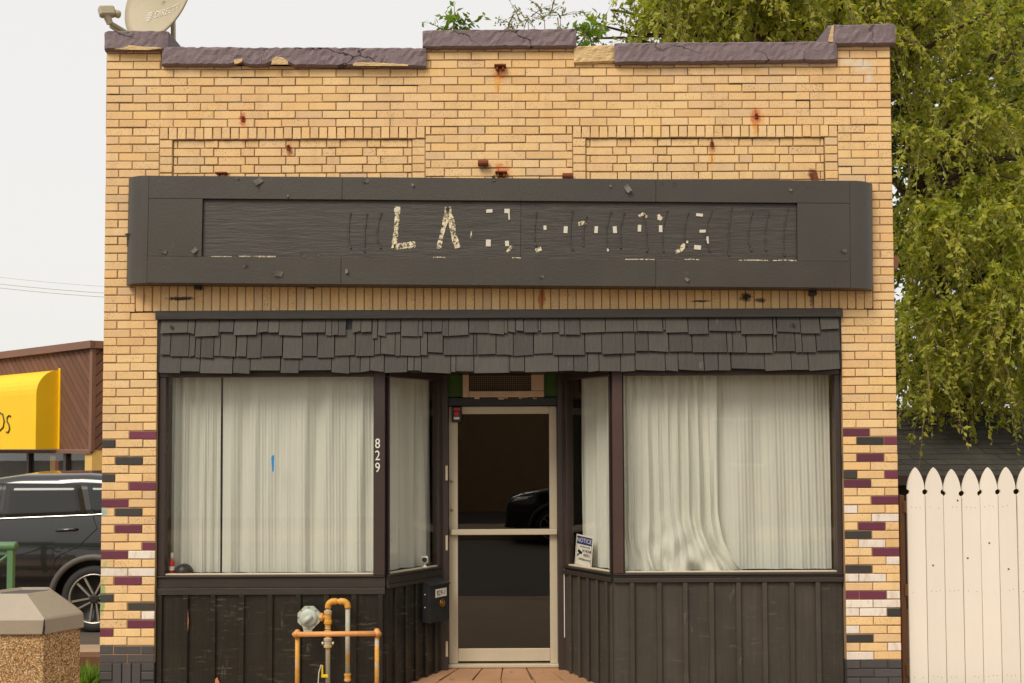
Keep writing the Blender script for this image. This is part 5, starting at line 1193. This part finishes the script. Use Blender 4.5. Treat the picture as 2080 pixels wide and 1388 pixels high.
# ================================================================== BIN, GREEN RAIL, KERB TIMBER
BC = Vector((-2.88, -1.52, 0)); hwf = .1325; Rb = .2295
BIN = root('litter_bin', tuple(BC), 'pebble-faced litter bin with cracked taupe lid at the lower left', 'bin')
def octo(k, z): 
    a, b = hwf*k, Rb*k; ox = -.10*max(0, (z-.847)/.14); return [(BC.x+ox+x_, BC.y+y_, z) for x_, y_ in ((-a,-b),(a,-b),(2*a,0),(a,b),(-a,b),(-2*a,0))]
def octo_loft(levels, name, mat, parent):
    vs = []; 
    for k, z in levels: vs += octo(k, z)
    n_ = len(levels); return MB().add(vs, [(i*6+j, i*6+(j+1)%6, (i+1)*6+(j+1)%6, (i+1)*6+j) for i in range(n_-1) for j in range(6)]+[tuple(range(6)), tuple(range((n_-1)*6, n_*6))]).build(name, mat, parent)
octo_loft([(.93,.0),(.95,.02),(.95,.70),(.93,.77)], 'bin_body', M['aggregate'], BIN)
lid = octo_loft([(1.02,.752),(1.035,.757),(1.02,.835),(.99,.847),(.66,.972),(.64,.978),(.61,.978),(.59,.963)], 'bin_lid', M['lid'], BIN)
octo_loft([(.57,.94),(.57,.964)], 'lid_opening', M['black'], lid)
MB().prism([(BC.x+hwf-.006,.752),(BC.x+hwf+.006,.752),(BC.x+hwf+.008,.79),(BC.x+hwf+.004,.84),(BC.x+hwf-.001,.79)], BC.y-Rb*1.035-.004, BC.y-Rb+.004).build('lid_crack', M['black'], lid)
gr = W(20, 1110, 1.5); GRL = root('green_rail', (gr.x-1, 1.5, -.12), 'green painted metal rail end behind the litter bin', 'railing'); s15 = S(1.5)
xr = X(34, 1110, 1.5); zt2 = Z(20, 1101, 1.5); 
MB().tube([(xr-3, 1.5, zt2-.04), (xr-.01, 1.5, zt2-.04), (xr, 1.5, zt2-.04)], [.042,.042,.038], 14).build('top_tube', M['green_rail'], GRL, True)
for i in range(3): MB().box(xr-.075-i*1.3, xr-.02-i*1.3, 1.475, 1.525, -.12, zt2-.07, .004).build('post', M['green_rail'], GRL)
for i in range(2):
    xa, xb = xr-.075-i*1.3, xr-.02-(i+1)*1.3
    for za, zb2 in ((zt2-.12, -.02), (-.02, zt2-.12)): MB().tube([(xa, 1.5, za), (xb, 1.5, zb2)], .016, 6).build('brace', M['green_rail'], GRL)
    MB().box(xb, xa, 1.49, 1.51, zt2-.115, zt2-.095, .002).build('rail_bar', M['green_rail'], GRL)
tag(MB().box(-6.2, XL-.05, .95, 1.12, -.12, .10, .01).build('kerb_timber', M['bare_wood']), 'weathered timber edging between the parking lot and the pier', 'timber')
tag(MB().box(-6.2, XL-.05, 1.13, 1.9, -.12, .02, .02).build('side_kerb', M['concrete']), 'low concrete kerb behind the timber edging', None, None, 'structure')
# ================================================================== WIRES, WEEDS
for i, (ya, yb, lab) in enumerate(((553,571,'top one of three thin overhead wires in the left sky'), (567,584,'middle one of three thin overhead wires in the left sky'), (575,592,'bottom one of three thin overhead wires in the left sky'))):
    a, b = W(-200, ya-14, 30), W(560, yb+22, 30); pts = [a.lerp(b, f/12)-Vector((0,0,.25*math.sin(math.pi*f/12))) for f in range(13)]
    tag(MB().tube(pts, .010 if i else .008, 5).build('overhead_wire', M['tape'] if i == 0 else M['steel']), lab, 'wire', 'overhead wires')
def grass(name, label, spots, n, seed, h=(.05,.16)):
    r = random.Random(seed); P_, A_, N_, ln_, tt = [], [], [], [], []
    for (x0,x1,y0,y1,z) in spots:
        for i in range(n):
            P_.append((r.uniform(x0,x1), r.uniform(y0,y1), z)); a = Vector((r.gauss(0,.4), r.gauss(0,.4), 1)).normalized(); A_.append(tuple(a)); b = a.orthogonal().normalized(); N_.append(tuple(b)); ln_.append(r.uniform(*h)); tt.append(r.uniform(.2,1))
    ln_ = np.array(ln_); o = leaves_mesh(name, np.array(P_), np.array(A_), np.array(N_), ln_, ln_*.16, np.array(tt), M['weed'], None); return tag(o, label, None, None, 'stuff')
grass('grass', 'bright green grass tufts at the foot of the left pier', [(-3.5,-3.12,-.01,.5,-.015),(-3.32,-3.12,.0,.2,-.015)], 500, 3, (.06,.22))
grass('weeds', 'small weeds along the foot of the black panel', [(PLX,AL.x,.0,.04,-.003),(PLX+.3,PLX+.5,.0,.04,-.003),(PLX+.75,PLX+.95,.0,.04,-.003)], 60, 4, (.02,.07))
# ================================================================== ACROSS THE STREET (seen mirrored in the glass)
OH = root('opposite_house', (-7, -21, -.12), 'white lap-sided house across the street, mirrored in the left window', 'house')
sd2 = MB(); z_ = .3
while z_ < 6.2: sd2.add([(-13,-21,z_),(-2.6,-21,z_),(-2.6,-21.03,z_+.2),(-13,-21.03,z_+.2)], [(0,1,2,3)]); sd2.add([(-13,-21,z_),(-2.6,-21,z_),(-2.6,-21.03,z_),(-13,-21.03,z_)], [(0,1,2,3)]); z_ += .2
tag(sd2.build('siding', M['siding'], OH), kind='stuff'); MB().box(-13, -2.6, -27, -21.05, -.12, 6.2).build('wall', M['siding'], OH); MB().prism([(-13.4,6.2),(-2.2,6.2),(-7.8,9.2)], -27.3, -20.7).build('roof', M['asphalt_shingle'], OH)
OB = root('opposite_shop', (4, -22, -.12), 'tan stucco building across the street, mirrored in the door and right window', 'building')
MB().box(-2.0, 12, -28, -22, -.12, 4.2).build('wall', M['stucco'], OB); MB().box(-2.1, 12.1, -28.1, -21.9, 4.2, 4.4).build('parapet', M['fascia'], OB)
w_ = MB().box(5.6, 7.2, -21.98, -21.9, 1.2, 2.6).build('window', M['white'], OB); MB().box(5.7, 7.1, -21.89, -21.88, 1.3, 2.5).build('pane', M['car_glass'], w_)
S2 = copy_tree(SUV); S2.location = (3.5, -13.2, -.1); S2['label'] = 'dark car parked across the street, mirrored in the door glass'
